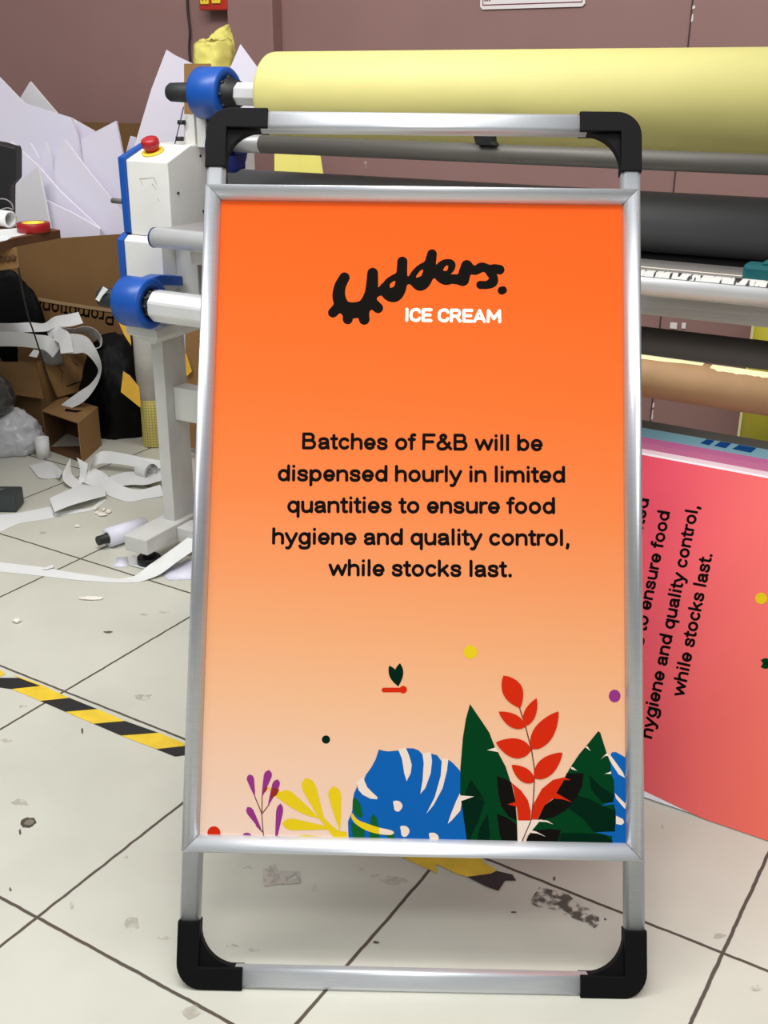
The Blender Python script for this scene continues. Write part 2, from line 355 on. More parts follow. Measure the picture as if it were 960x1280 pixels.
# ------------------------------------------------------------------ wall
def wall_material():
    m = mat('mauve_painted_wall', WALLC, 0.55, noise=0.05, scale=5)
    nt = m.node_tree; N = nt.nodes; L = nt.links; b = N['Principled BSDF']
    src = b.inputs['Base Color'].links[0].from_socket
    tc = N.new('ShaderNodeTexCoord'); n = N.new('ShaderNodeTexNoise'); n.inputs['Scale'].default_value = 17; n.inputs['Detail'].default_value = 4
    L.new(tc.outputs['Object'], n.inputs['Vector'])
    r = N.new('ShaderNodeMapRange'); r.inputs['From Min'].default_value = .755; r.inputs['From Max'].default_value = .775; r.inputs['To Max'].default_value = .75; L.new(n.outputs['Fac'], r.inputs['Value'])
    mx = N.new('ShaderNodeMix'); mx.data_type = 'RGBA'; L.new(r.outputs[0], mx.inputs['Factor']); L.new(src, mx.inputs['A']); mx.inputs['B'].default_value = rgb(214, 206, 198)
    L.new(mx.outputs['Result'], b.inputs['Base Color']); return m
WALL = wall_material()
MM = Matrix.Translation(MO) @ Matrix.Rotation(-AL, 4, 'Z')     # laminator frame -> world
def wp(x, y, v=WV): return mloc(onV(x, y, v))
us = wp(866, 20).x
mb = MB(); mb.box(-4.6, us, WV, WV + .12, 0, 2.5, WALL); mb.box(us, 3.4, WV - .008, WV + .12, 0, 2.5, WALL); struct(mb, 'wall_back', M=MM)
pv = WV - .055
u0, u1 = wp(285, 40, pv).x, wp(341, 40, pv).x
mb = MB(); mb.box(u0, u1, pv, WV - .001, 0, 2.5, WALL, bev=.003); struct(mb, 'wall_pillar', M=MM)
mb = MB()
CHIP = mat('white_chipped_paint', (222, 214, 206), 0.7)
GAP = mat('dark_panel_gap', (70, 52, 50), 0.8)
mb.box(us - .006, us - .0005, WV - .0045, WV - .0005, 0, 2.5, GAP)
for k in range(34):
    z = random.uniform(0.05, 1.6); h = random.uniform(.006, .03); ww = random.uniform(.003, .010)
    mb.prism([(us - ww * .2, z), (us + ww, z + h * .2), (us + ww * .6, z + h), (us - ww * .1, z + h * .8)], WV - .0095, WV - .0082, CHIP, axes=(0, 2, 1))
struct(mb, 'trim_1', M=MM)

# ------------------------------------------------------------------ the A-frame sign
SW = 0.6477; SH = 1.2715; LEAN = 0.4938
sign = thing('pavement_sign', 'silver-framed A-board with an orange ice cream poster, standing on the tiled floor in front', 'sign',
             (0.0407, 1.1742, 0.0), (-LEAN, 0.0, -0.016))
SM = Matrix.Translation(sign.location) @ Matrix.Rotation(-0.016, 4, 'Z') @ Matrix.Rotation(-LEAN, 4, 'X') @ Matrix.Rotation(0.0042, 4, 'Y')
sign.rotation_euler = SM.to_euler()
SI = SM.inverted()
SXv, SYv, SZv = SM.col[0].xyz, SM.col[1].xyz, SM.col[2].xyz
PY = -0.0035
def sp(x, y, off=PY):
    """photo point -> (x, z) on the poster"""
    q = SI @ onplane(x, y, SM.translation + SYv * off, SYv); return (q.x, q.z)
HW = SW / 2; RW = .0292; RD = .024
def rrect(w, d, r, n=5):
    out = []
    for (cx, cy, a0) in ((w / 2 - r, d / 2 - r, 0), (-w / 2 + r, d / 2 - r, 90), (-w / 2 + r, -d / 2 + r, 180), (w / 2 - r, -d / 2 + r, 270)):
        for k in range(n + 1):
            a = math.radians(a0 + 90 * k / n); out.append((cx + r * math.cos(a), cy + r * math.sin(a)))
    return out
def vrail(x, z0, z1, name, parent, m=ALU, yc=RD / 2):
    b = MB(); b.prism([(x + p[0], yc + p[1]) for p in rrect(RW - .001, RD, .007)], z0, z1, m, smooth=True); return b.build(name, parent)
def hrail(z, x0, x1, name, parent, yc=RD / 2, wd=RW):
    b = MB(); b.prism([(z + p[0], yc + p[1]) for p in rrect(wd - .001, RD, .007)], x0, x1, ALUH, axes=(2, 1, 0), smooth=True); return b.build(name, parent)
def joint(sx, sz, zc, parent, yc=RD / 2, arm=.092, lenh=.092):
    """black corner: outer corner at (sx*HW, zc); opens inwards"""
    b = MB(); R = .036; t = RW + .0015
    pts = []
    for k in range(9):
        a = math.radians(180 + 90 * k / 8); pts.append((R + R * math.cos(a), R + R * math.sin(a)))
    pts = pts[::1]
    poly = pts + [(lenh, 0), (lenh, t), (t, t), (t, arm), (0, arm)]
    poly = [(sx * (HW + .001 - p[0]), zc + sz * (p[1] - .001)) for p in poly]
    if sx * sz > 0: poly = poly[::-1]
    b.prism(poly, yc - RD / 2 - .0015, yc + RD / 2 + .0015, BLACKP, axes=(0, 2, 1), bev=.0016)
    o = b.build('corner_joint', parent)
    b = MB(); r = .052; web = [(t - .002, t - .002), (t + r, t - .002)]
    for k in range(11):
        a = math.radians(90 * k / 10); web.append((t + r - r * math.sin(a), t + r - r * math.cos(a)))
    web.append((t - .002, t + r))
    web = [(sx * (HW + .001 - p[0]), zc + sz * (p[1] - .001)) for p in web]
    b.prism(web, yc - RD / 2 + .006, yc + RD / 2 - .003, BLACKP, axes=(0, 2, 1)); b.build('gusset', o)
    return o
for s_ in (-1, 1):
    vrail(s_ * (HW - RW / 2), .085, SH - .085, 'side_rail', sign)
hrail(SH - .016, -HW + .08, HW - .08, 'top_rail', sign, wd=.0305)
hrail(.0160, -HW + .08, HW - .08, 'bottom_rail', sign, wd=.0305)
for sx in (-1, 1):
    joint(sx, 1, 0.0005, sign); joint(sx, -1, SH, sign)
# snap frame with mitred corners
FX0, FX1, FZ0, FZ1 = -.3225, .3195, .1855, 1.1515
prof = [(0, 0), (0, .0055), (.0018, .0095), (.0060, .0122), (.0120, .0130), (.0180, .0118), (.0225, .0090), (.0245, .0055), (.0245, .0)]
def frame_side(a, b_, inward, name):
    a, b_, inward = Vector((a[0], 0, a[1])), Vector((b_[0], 0, b_[1])), Vector((inward[0], 0, inward[1])); d = (b_ - a).normalized()
    mbx = MB(); A = []; B = []
    for (wq, h) in prof:
        A.append(mbx.bm.verts.new(a + inward * wq + d * (wq + .0004) + Vector((0, -h, 0)))); B.append(mbx.bm.verts.new(b_ + inward * wq - d * (wq + .0004) + Vector((0, -h, 0))))
    n = len(prof); mm = ALU if abs(d.z) > .5 else ALUH; k = mbx.mi(mm); fs = [mbx.bm.faces.new(A[::-1]), mbx.bm.faces.new(B)]
    for i in range(n):
        f = mbx.bm.faces.new((A[i], A[(i + 1) % n], B[(i + 1) % n], B[i])); f.smooth = 0 < i < n - 2; fs.append(f)
    bmesh.ops.recalc_face_normals(mbx.bm, faces=fs); mbx.build(name, sign)
frame_side((FX0, FZ1), (FX1, FZ1), (0, -1), 'frame_profile'); frame_side((FX0, FZ0), (FX1, FZ0), (0, 1), 'frame_profile')
frame_side((FX0, FZ0), (FX0, FZ1), (1, 0), 'frame_profile'); frame_side((FX1, FZ0), (FX1, FZ1), (-1, 0), 'frame_profile')
mb = MB(); mb.box(FX0 + .004, FX1 - .004, PY + .0004, -.0005, FZ0 + .004, FZ1 - .004, BLACKM); mb.build('backing_panel', sign)
# rear frame, folded out behind (built in the sign's local space from world points)
RYF = 2.36
def rl(x, t):      # t = 0 foot, 1 hinge ; world line of the rear legs
    top = SM @ Vector((x, RD + .016, SH - .16)); bot = Vector((top.x, RYF, .012)); return bot.lerp(top, t)
bt, tp = rl(0, 0), rl(0, 1); up = (tp - bt).normalized(); rx = Vector((1, 0, 0)); nn = rx.cross(up)
RM = Matrix(((rx.x, nn.x, up.x, bt.x), (rx.y, nn.y, up.y, bt.y), (rx.z, nn.z, up.z, bt.z), (0, 0, 0, 1)))
LM = SI @ RM; RL = (tp - bt).length
rear = []
for s_ in (-1, 1):
    rear.append(vrail(s_ * (HW - RW / 2 - .004), .085, RL, 'rear_side_rail', sign, yc=0)); rear.append(joint(s_, 1, 0, sign, yc=0))
rear.append(hrail(.015, -HW + .08, HW - .08, 'rear_bottom_rail', sign, yc=0))
for o in rear:
    for q in [o] + list(o.children): q.data.transform(LM)
for s_ in (-1, 1):
    mb = MB(); mb.cyl((s_ * (HW - .016), RD / 2, SH - .166), (s_ * (HW - .016), RD + .03, SH - .166), .007, STEEL); mb.build('hinge_pin', sign)

# ---- the poster
def poster_material():
    m = bpy.data.materials.new('orange_poster_print'); m.use_nodes = True; nt = m.node_tree; N = nt.nodes; L = nt.links; b = N['Principled BSDF']
    tc = N.new('ShaderNodeTexCoord'); sx = N.new('ShaderNodeSeparateXYZ'); L.new(tc.outputs['Object'], sx.inputs[0])
    mr = N.new('ShaderNodeMapRange'); mr.inputs['From Min'].default_value = .205; mr.inputs['From Max'].default_value = 1.125
    ad = N.new('ShaderNodeMath'); ad.operation = 'MULTIPLY_ADD'; ad.inputs[1].default_value = .05; L.new(sx.outputs['X'], ad.inputs[0]); L.new(sx.outputs['Z'], ad.inputs[2]); L.new(ad.outputs[0], mr.inputs['Value'])
    r = N.new('ShaderNodeValToRGB'); e = r.color_ramp.elements
    stops = [(0, (238, 206, 186)), (.10, (238, 197, 168)), (.20, (238, 184, 142)), (.30, (238, 168, 118)), (.40, (238, 150, 96)), (.52, (238, 130, 70)), (.68, (237, 112, 48)), (.85, (236, 99, 34)), (1, (234, 90, 27))]
    while len(e) < len(stops): e.new(.5)
    for el, (p, c) in zip(e, stops): el.position = p; el.color = rgb(*c)
    L.new(mr.outputs[0], r.inputs[0]); L.new(r.outputs[0], b.inputs['Base Color'])
    b.inputs['Roughness'].default_value = .5; b.inputs['Specular IOR Level'].default_value = .05
    return m
POST = poster_material()
poster = MB()
poster.box(FX0 + .012, FX1 - .012, PY, PY + .0003, FZ0 + .012, FZ1 - .012, POST)
LAY = [0]; NA = [0]
def P3(p, lay): return (p[0], PY - .00004 * lay, p[1])
def art(pts, m, lay=None, conv=True):
    if lay is None: LAY[0] += 1; lay = LAY[0]
    q = [sp(*p) for p in pts] if conv else pts
    NA[0] += 1
    f = poster.face([P3(p, lay + .04 * (NA[0] % 24)) for p in q], m)
    f.normal_update()
    if f.normal.y > 0: f.normal_flip()
def ink(name, c): return mat(name, c, .6, noise=.02, spec=.03)
P_BLUE, P_GREEN, P_DGREEN, P_RED, P_YEL, P_PUR = ink('print_blue', (16, 94, 172)), ink('print_green', (2, 60, 27)), ink('print_dark_green', (2, 36, 20)), ink('print_red', (208, 42, 14)), ink('print_yellow', (228, 198, 30)), ink('print_purple', (146, 52, 128))
P_PEACH, P_OLIVE, P_BLACK, P_MGREEN, P_BROWN, P_STEM = ink('print_pale_peach', (236, 216, 200)), ink('print_leaf_green', (18, 92, 40)), ink('print_black', (18, 15, 12)), ink('print_mid_green', (2, 78, 36)), ink('print_brick', (150, 44, 32)), ink('print_thin_stem', (96, 46, 44))
def curve(pts, sub=5, closed=True):
    P = [Vector((p[0], p[1], 0)) for p in pts]; n = len(P); out = []
    for i in range(n):
        p0, p1, p2, p3 = P[i - 1], P[i], P[(i + 1) % n], P[(i + 2) % n]
        for k in range(sub):
            t = k / sub; q = 0.5 * ((2 * p1) + (p2 - p0) * t + (2 * p0 - 5 * p1 + 4 * p2 - p3) * t * t + (3 * p1 - p0 - 3 * p2 + p3) * t ** 3); out.append((q.x, q.y))
    return out
def leaf(a, b_, wl, wr, m, lay=None, n=12, pw=0.8, rnd=0.0):
    """pointed leaf from base a to tip b_ ; half widths left/right"""
    a, b_ = Vector(a), Vector(b_); d = b_ - a; nrm = Vector((-d.y, d.x)).normalized(); L_, R_ = [], []
    for k in range(n + 1):
        t = k / n; s_ = math.sin(math.pi * t ** pw) ** .8; c = a + d * t
        L_.append(c + nrm * wl * s_); R_.append(c - nrm * wr * s_)
    art([tuple(p) for p in L_ + R_[-2:0:-1]], m, lay)
def drop(a, b_, r, m, lay=None, n=14):
    """thin at a, round at b_"""
    a, b_ = Vector(a), Vector(b_); d = b_ - a; Ln = d.length; dn = d / Ln; nrm = Vector((-dn.y, dn.x)); L_, R_ = [], []
    for k in range(n + 1):
        t = k / n; x = t * Ln
        wq = r * min(1, (t / .78) ** .8) if t < .78 else r * math.sqrt(max(0, 1 - ((t - .78) / .22) ** 2))
        wq = max(wq, .25 if t < .9 else .01); c = a + dn * x; L_.append(c + nrm * wq); R_.append(c - nrm * wq)
    art([tuple(p) for p in L_ + R_[::-1]], m, lay)
def disc(c, r, m, ry=None, lay=None, n=24):
    art([(c[0] + r * math.cos(k * 2 * math.pi / n), c[1] + (ry or r) * math.sin(k * 2 * math.pi / n)) for k in range(n)], m, lay)
def line(pts, wd, m, lay=None):
    P = [Vector(p) for p in pts]; A, B = [], []
    for i, p in enumerate(P):
        d = (P[min(i + 1, len(P) - 1)] - P[max(i - 1, 0)]).normalized(); n = Vector((-d.y, d.x)) * wd / 2; A.append(tuple(p + n)); B.append(tuple(p - n))
    art(A + B[::-1], m, lay)
# logo lettering
def lf(p): return (400 + p[0] / 3.692, 280 + p[1] / 3.692)
LOGO = []
for st in ([(113, 247, 23), (92, 290, 26), (88, 340, 29), (112, 385, 31), (160, 398, 36), (205, 380, 32), (232, 335, 30), (240, 285, 27), (243, 227, 24)],
           [(92, 375, 24), (60, 409, 22)], [(130, 400, 24), (128, 440, 22)], [(200, 395, 25), (204, 440, 24)], [(238, 362, 25), (268, 388, 21)],
           [(250, 325, 15), (295, 300, 17), (312, 268, 13), (340, 248, 13), (368, 238, 15)], [(298, 295, 20), (312, 322, 24), (342, 326, 31), (366, 304, 26), (376, 262, 24), (378, 215, 22), (380, 174, 21)],
           [(385, 265, 17), (418, 256, 14), (436, 226, 13), (462, 200, 12), (490, 190, 16)], [(424, 258, 18), (440, 274, 18), (464, 276, 29), (488, 258, 25), (503, 220, 24), (510, 175, 23), (517, 139, 20)],
           [(505, 232, 14), (535, 236, 14), (556, 230, 14), (590, 226, 10), (606, 205, 14), (606, 184, 16), (584, 176, 13), (560, 190, 16), (548, 215, 18), (553, 243, 20), (580, 258, 21), (610, 254, 20), (655, 258, 22)],
           [(677, 192, 23), (668, 225, 25), (660, 258, 25)], [(680, 200, 22), (715, 214, 19), (745, 200, 20), (772, 205, 18)],
           [(829, 211, 20), (800, 207, 19), (784, 222, 17), (800, 245, 18), (796, 268, 21), (772, 281, 17), (740, 281, 17)], [(839, 307, 17), (845, 305, 16)]):
    LOGO.append([tuple(v) for v in spline([Vector(p) for p in st], 5)] if len(st) > 2 else st)
shape_fill(poster, union_loops(0, [[(x, -y, r * (1.04 if x < 250 else 1.12)) for x, y, r in st] for st in LOGO], 2.0, 8.0), P_BLACK, lambda q: P3(sp(*lf((q[0], -q[1]))), 2))
# art at the foot of the poster, back to front
LAY[0] = 3
disc((267.4, 1041), 8.2, P_RED, lay=3); disc((407.5, 924.4), 5.2, P_DGREEN, lay=3); disc((588, 815), 8.4, P_YEL, lay=3); disc((768.3, 870), 7.4, P_PUR, 8, lay=3)
line([(480, 862.5), (505, 862.5)], 6, P_RED, 3); disc((504, 862), 4.8, P_RED, lay=4); disc((480, 862.5), 3, P_RED, lay=4)
leaf((498, 858), (486.5, 832), 6, 5, P_DGREEN, 4, pw=1.1); leaf((498, 858), (500, 829), 5, 6, P_DGREEN, 5, pw=1.2)
def A4(p): return (290 + p[0] / 6, 940 + p[1] / 6)
for a, b_, r in (((655, 500), (360, 300), 50), ((700, 560), (548, 195), 52), ((810, 590), (760, 255), 48), ((760, 575), (375, 535), 44), ((860, 665), (480, 650), 30)):
    drop(A4(a), A4(b_), r / 6, P_YEL, 6)
art([A4(p) for p in ((640, 480), (660, 470), (690, 490), (740, 545), (800, 590), (860, 600), (866, 665), (866, 700), (800, 690), (700, 560))], P_YEL, 6)
leaf(A4((640, 490)), A4((255, 262)), 6, 6, P_YEL, 6)
for st in ([(240, 690), (238, 640), (230, 560), (224, 470), (226, 340), (232, 290)], [(224, 462), (170, 330)], [(226, 462), (280, 392)], [(236, 606), (180, 550)]):
    line([A4(p) for p in st], 1.1, P_STEM, 7)
for a, b_, r in (((172, 335), (130, 168), 27), ((224, 340), (280, 135), 30), ((270, 405), (345, 205), 28), ((225, 595), (115, 412), 27), ((325, 690), (365, 385), 26)):
    drop(A4(a), A4(b_), r / 6, P_PUR, 8)
disc(A4((112, 645)), 6.7, P_PUR, lay=8)
art([A4(p) for p in ((245, 270), (268, 262), (258, 290), (234, 315))], P_BROWN, 9); art([A4(p) for p in ((312, 262), (354, 280), (338, 320), (292, 350), (290, 320))], P_BROWN, 9)
# blue split leaf
def A1(p): return (430 + p[0] / 6, 920 + p[1] / 6)
outl = [(30, 640), (45, 605), (62, 560), (65, 490), (75, 430), (98, 380), (112, 345), (150, 325), (165, 290), (205, 235), (235, 180), (262, 100), (300, 112), (340, 115), (405, 108), (430, 105), (462, 92), (520, 92), (560, 108), (590, 140), (625, 135), (655, 132), (700, 145), (732, 190), (760, 180), (785, 178), (820, 205), (870, 260), (890, 420), (890, 480), (960, 850), (36, 850)]
art([A1(p) for p in outl], P_BLUE, 10)
for cut in ([(85, 352), (150, 300), (153, 335), (175, 385), (215, 425), (252, 460), (248, 474), (200, 470), (140, 440), (110, 405), (100, 370)],
            [(405, 98), (462, 85), (490, 150), (508, 215), (500, 280), (470, 338), (452, 280), (435, 170)],
            [(588, 128), (652, 120), (660, 190), (650, 280), (610, 390), (572, 434), (590, 330), (598, 200)],
            [(735, 165), (782, 172), (772, 260), (740, 390), (670, 520), (618, 582), (680, 460), (725, 300)],
            [(868, 430), (890, 460), (872, 560), (810, 630), (778, 658), (800, 590), (840, 490)]):
    art([A1(p) for p in cut], P_PEACH, 11)
art([A1(p) for p in curve([(70, 470), (95, 470), (125, 520), (140, 600), (110, 610), (70, 560)], 4)], P_OLIVE, 11)
art([A1(p) for p in ((48, 640), (80, 660), (155, 700), (150, 850), (80, 850))], P_OLIVE, 11); art([A1(p) for p in ((185, 850), (200, 610), (222, 585), (245, 610), (265, 700), (268, 850))], P_OLIVE, 11)
art([A1(p) for p in ((320, 735), (375, 735), (378, 770), (355, 850), (330, 850))], P_OLIVE, 11)
art([A1(p) for p in curve([(58, 575), (100, 625), (170, 655), (260, 685), (350, 705), (375, 725), (350, 742), (260, 735), (160, 705), (85, 655), (55, 610)], 3)], P_YEL, 12)
art([A1(p) for p in ((265, 688), (350, 706), (374, 725), (350, 741), (265, 733))], P_PEACH, 13)
for c in (((405, 525), 34, 40), ((458, 714), 34, 41), ((675, 765), 36, 40)):
    (x, y), rx_, ry_ = c; art([A1(p) for p in curve([(x - rx_, y - ry_ * .9), (x + rx_ * .3, y - ry_ * .9), (x + rx_, y), (x + rx_ * .2, y + ry_), (x - rx_ * .7, y + ry_ * .8), (x - rx_ * .9, y)], 4)], P_PEACH, 11)
# blue leaf at the right edge
def A3(p): return (660 + p[0] / 5.82, 840 + p[1] / 5.82)
art([A3(p) for p in ((600, 600), (612, 583), (640, 582), (690, 610), (760, 660), (760, 1320), (590, 1320))], P_BLUE, 10)
for cut in ([(575, 600), (600, 605), (640, 660), (690, 730), (705, 770), (660, 745), (610, 670)], [(630, 880), (680, 930), (760, 1010), (760, 1050), (700, 990), (640, 920)], [(640, 1045), (690, 1070), (700, 1095), (680, 1112), (640, 1105)]):
    art([A3(p) for p in cut], P_PEACH, 11)
# green leaves
def A2(p): return (560 + p[0] / 5.82, 840 + p[1] / 5.82)
art([A2(p) for p in ((160, 233), (240, 350), (300, 440), (340, 545), (362, 580), (420, 690), (455, 800), (488, 930), (500, 1060), (508, 1320), (165, 1320), (120, 1100), (95, 935), (88, 890), (90, 700), (108, 480), (130, 340))], P_GREEN, 14)
art([A2(p) for p in ((150, 1320), (105, 1000), (95, 935), (185, 905), (268, 940), (225, 1080), (165, 1200))], P_DGREEN, 15); art([A2(p) for p in ((165, 780), (215, 850), (265, 930), (185, 905), (120, 890))], P_DGREEN, 15)
art([A2(p) for p in ((190, 1320), (230, 1130), (290, 1030), (305, 1180), (300, 1320))], P_DGREEN, 15)
art([A2(p) for p in ((355, 755), (420, 780), (460, 800), (488, 930), (498, 1080), (440, 1050), (390, 980), (365, 880))], P_BLACK, 16); art([A2(p) for p in ((355, 1030), (430, 1060), (500, 1110), (508, 1320), (420, 1320), (375, 1180))], P_BLACK, 16)
art([A2(p) for p in ((285, 568), (345, 548), (368, 582))], P_PEACH, 17); art([A2(p) for p in ((88, 898), (190, 905), (95, 938))], P_PEACH, 17)
art([A3(p) for p in ((510, 430), (525, 440), (572, 590), (600, 660), (604, 740), (625, 790), (628, 900), (620, 950), (638, 1010), (632, 1165), (610, 1195), (618, 1320), (-30, 1320), (-10, 1215), (60, 1100), (100, 1080), (205, 880), (270, 760), (310, 690), (370, 600), (430, 530))], P_GREEN, 14)
art([A3(p) for p in ((440, 745), (540, 840), (625, 890), (620, 950), (540, 950), (460, 860))], P_DGREEN, 15); art([A3(p) for p in ((330, 890), (440, 920), (540, 970), (635, 1010), (632, 1165), (480, 1165), (390, 1060), (290, 990))], P_DGREEN, 15)
art([A3(p) for p in ((240, 1170), (400, 1170), (560, 1185), (615, 1230), (618, 1320), (200, 1320))], P_DGREEN, 15)
art([A3(p) for p in ((280, 735), (405, 735), (395, 830), (350, 920), (320, 950), (205, 880), (270, 775))], P_BLACK, 16); art([A3(p) for p in ((70, 1075), (120, 970), (190, 920), (270, 930), (320, 955), (270, 1010), (180, 1060))], P_BLACK, 16)
art([A3(p) for p in ((-30, 1320), (0, 1190), (60, 1150), (160, 1140), (240, 1150), (225, 1200), (190, 1320))], P_BLACK, 16)
for cut in ([(415, 545), (432, 540), (455, 575)], [(310, 688), (330, 695), (356, 718), (315, 706)], [(572, 590), (600, 612), (560, 610), (528, 635)], [(604, 722), (604, 742), (560, 740), (535, 750)]):
    art([A3(p) for p in cut], P_PEACH, 17)
art([A3(p) for p in ((628, 945), (632, 960), (590, 965), (530, 975), (570, 955))], P_BLUE, 17); art([A3(p) for p in ((632, 1160), (632, 1200), (570, 1185), (490, 1165))], P_BLUE, 17)
# red plant
line([A2(p) for p in ((520, 260), (565, 400), (608, 570), (628, 700), (628, 800), (620, 930), (605, 1080), (530, 1250))], 1.2, P_STEM, 18)
leaf(A2((525, 262)), A2((403, 25)), 14, 11, P_RED, 19, pw=1.05); leaf(A2((562, 400)), A2((368, 288)), 7.5, 9, P_RED, 19); leaf(A2((562, 392)), A2((645, 190)), 7, 8, P_RED, 19)
leaf(A2((606, 570)), A2((348, 512)), 10.5, 14, P_RED, 19); leaf(A3((28, 562)), A3((221, 286)), 12.5, 12.5, P_RED, 19)
leaf(A2((628, 800)), A2((462, 675)), 8, 9, P_RED, 19); leaf(A3((50, 775)), A3((250, 585)), 10.5, 12, P_RED, 19)
art([A2(p) for p in ((462, 805), (530, 860), (580, 930), (602, 1010), (600, 1080), (510, 1080), (500, 980), (435, 962), (490, 945), (478, 860))], P_RED, 19)
art([A3(p) for p in ((25, 1070), (40, 960), (100, 850), (180, 785), (262, 765), (310, 785), (262, 785), (235, 830), (205, 880), (318, 945), (250, 925), (180, 920), (120, 970), (70, 1070))], P_RED, 19)
art([A2(p) for p in ((505, 1080), (600, 1080), (670, 1080), (612, 1150), (530, 1240), (520, 1320), (508, 1320))], P_PEACH, 18)
art([A3(p) for p in ((20, 1078), (80, 1075), (140, 1080), (185, 1108), (130, 1090), (70, 1088), (30, 1130))], P_PEACH, 19); art([A3(p) for p in ((15, 1150), (60, 1160), (130, 1198), (70, 1175), (20, 1170))], P_PEACH, 19)
line([A2(p) for p in ((605, 1075), (530, 1245))], .8, P_STEM, 20)
# lettering on the poster
for txt, x0, x1, y0, y1 in (('Batches of F&B will be', 377.5, 678.5, 561.5, 564), ('dispensed hourly in limited', 347, 706.5, 601.5, 603.5), ('quantities to ensure food', 359, 694, 641, 642.5), ('hygiene and quality control,', 340, 712, 680.5, 682.5), ('while stocks last.', 410.5, 640, 720, 721.5)):
    a, b_ = sp(x0, y0), sp(x1, y1); put_text(poster, txt, a, b_, .0243, INK, lambda q: P3(q, 3))
put_text(poster, 'ICE CREAM', sp(506.5, 402), sp(626.5, 404), .0205, INKW, lambda q: P3(q, 3), hw=82)
poster.build('poster', sign)

# ------------------------------------------------------------------ laminating machine
lam = thing('laminating_machine', 'white roll laminator with blue shaft holders and charcoal rollers, behind the orange sign', 'machine', MO, (0, 0, -AL))
UE = 1.62          # right-hand end of the rollers, outside the frame
def part(mbx, name, parent=lam, **k): return mbx.build(name, parent, **k)
# upper and lower cabinet at the left end
mb = MB(); mb.prism([(0, .802), (0, .969), (.085, 1.0), (.34, 1.0), (.34, .802)], -.034, .086, WHITEM, axes=(1, 2, 0), bev=.003); up_c = part(mb, 'upper_cabinet')
mb = MB(); mb.prism([(-.004, .806), (-.006, .975), (.084, 1.004), (.12, .999), (.34, .995), (.34, .806)], -.053, -.0342, BLUE, axes=(1, 2, 0), bev=.003); part(mb, 'blue_edge_panel', up_c)
mb = MB(); mb.prism([(-.016, .60), (-.016, .790), (.0, .8015), (.30, .8015), (.30, .60)], -.045, .066, WHITEM, axes=(1, 2, 0), bev=.003); lo_c = part(mb, 'lower_cabinet')
mb = MB(); mb.prism([(-.02, .61), (-.021, .792), (.0, .8055), (.30, .8055), (.30, .61)], -.062, -.0452, BLUE, axes=(1, 2, 0), bev=.003); part(mb, 'blue_edge_panel', lo_c)
mb = MB(); mb.box(.0665, .13, .03, .30, .60, .80, GREYM, bev=.003); mb.box(.0665, .128, .10, .2, .67, .80, GREYM, bev=.004); part(mb, 'inner_housing', lo_c)
for v_, z_ in ((.03, .90), (.12, .975), (.12, .85)):
    mb = MB(); mb.cyl((.086, v_, z_), (.0885, v_, z_), .003, BLACKM, seg=10); part(mb, 'screw_head', up_c)
SCUFF = mat('grey_scuff_marks', (150, 148, 142), .8)
mb = MB()
for (x0, y0, x1, y1) in ((174, 224, 192, 222), (192, 222, 196, 232), (190, 230, 196, 238), (197, 248, 199, 252), (176, 226, 178, 232)):
    a, b_ = mloc(onV(x0, y0, -.001)), mloc(onV(x1, y1, -.001)); d = (b_ - a).normalized(); n_ = Vector((-d.z, 0, d.x)) * .0009
    mb.face([Vector((q.x, -.0004, q.z)) for q in (a + n_, b_ + n_ * .4, b_ - n_ * .4, a - n_)], SCUFF)
part(mb, 'scuff_marks', up_c)
mb = MB(); mb.cyl((-.085, .0, .876), (-.053, .0, .876), .006, STEELD, seg=14, bev=.001); part(mb, 'side_knob', up_c)
# emergency stop on the sloping top
en = Vector((0, -.031, .085)).normalized(); ec = Vector((.012, .042, .9852))
mb = MB(); mb.lathe([(0, .026), (.003, .026), (.004, .024)], ec, en, YEL); es = part(mb, 'emergency_stop_ring', up_c)
mb = MB(); mb.lathe([(.004, .016), (.010, .016), (.012, .0185), (.016, .0205), (.026, .0205), (.031, .0185), (.034, .013), (.035, .001)], ec, en, RED); part(mb, 'emergency_stop_button', up_c)
# plates carrying the supply shaft
mb = MB(); mb.box(.052, .082, .11, .125, .995, 1.065, WHITEM, bev=.001); mb.box(.088, .112, .11, .125, .995, 1.065, WHITEM, bev=.001); mb.box(.112, .165, .115, .13, .995, 1.062, BLACKM, bev=.001); mb.box(.052, .165, .126, .17, .995, 1.06, WHITEM); part(mb, 'shaft_support', up_c)
mb = MB(); mb.tube([(.062, .10, 1.082), (.048, .10, 1.045), (.030, .10, 1.0)], .0012, CABLE)
for z_, u_ in ((1.048, .044), (1.012, .036)): mb.cyl((u_, .098, z_), (u_ + .016, .106, z_), .005, BLACKM, seg=12)
part(mb, 'tension_wire', up_c)
# shafts
def holder(u0, u1, v, z, R, blue, parent, ax=(1, 0, 0)):
    b = MB(); b.lathe([(0, R - .007), (.002, R - .003), (.007, R), (u1 - u0 - .003, R), (u1 - u0, R - .0025), (u1 - u0, R * .62), (u1 - u0 - .02, R * .60)], (u0, v, z), ax, blue, seg=40, caps=True); return b.build('shaft_holder', parent)
SV, SZ = .115, 1.112
mb = MB(); mb.lathe([(0, .010), (.0, .017), (.006, .0205), (.07, .0225), (.074, .016), (.095, .016)], (.012, SV, SZ), (1, 0, 0), RUBBER); part(mb, 'supply_shaft_handle')
hd = holder(.098, .178, SV, SZ, .056, BLUE, lam)
mb = MB(); mb.lathe([(0, .034), (.028, .034), (.030, .028), (.05, .028)], (.158, SV, SZ), (1, 0, 0), BLACKM)
for k in range(8):
    a = k * math.pi / 4; mb.cyl((.16, SV + .034 * math.cos(a), SZ + .034 * math.sin(a)), (.185, SV + .034 * math.cos(a), SZ + .034 * math.sin(a)), .004, BLACKM, seg=8)
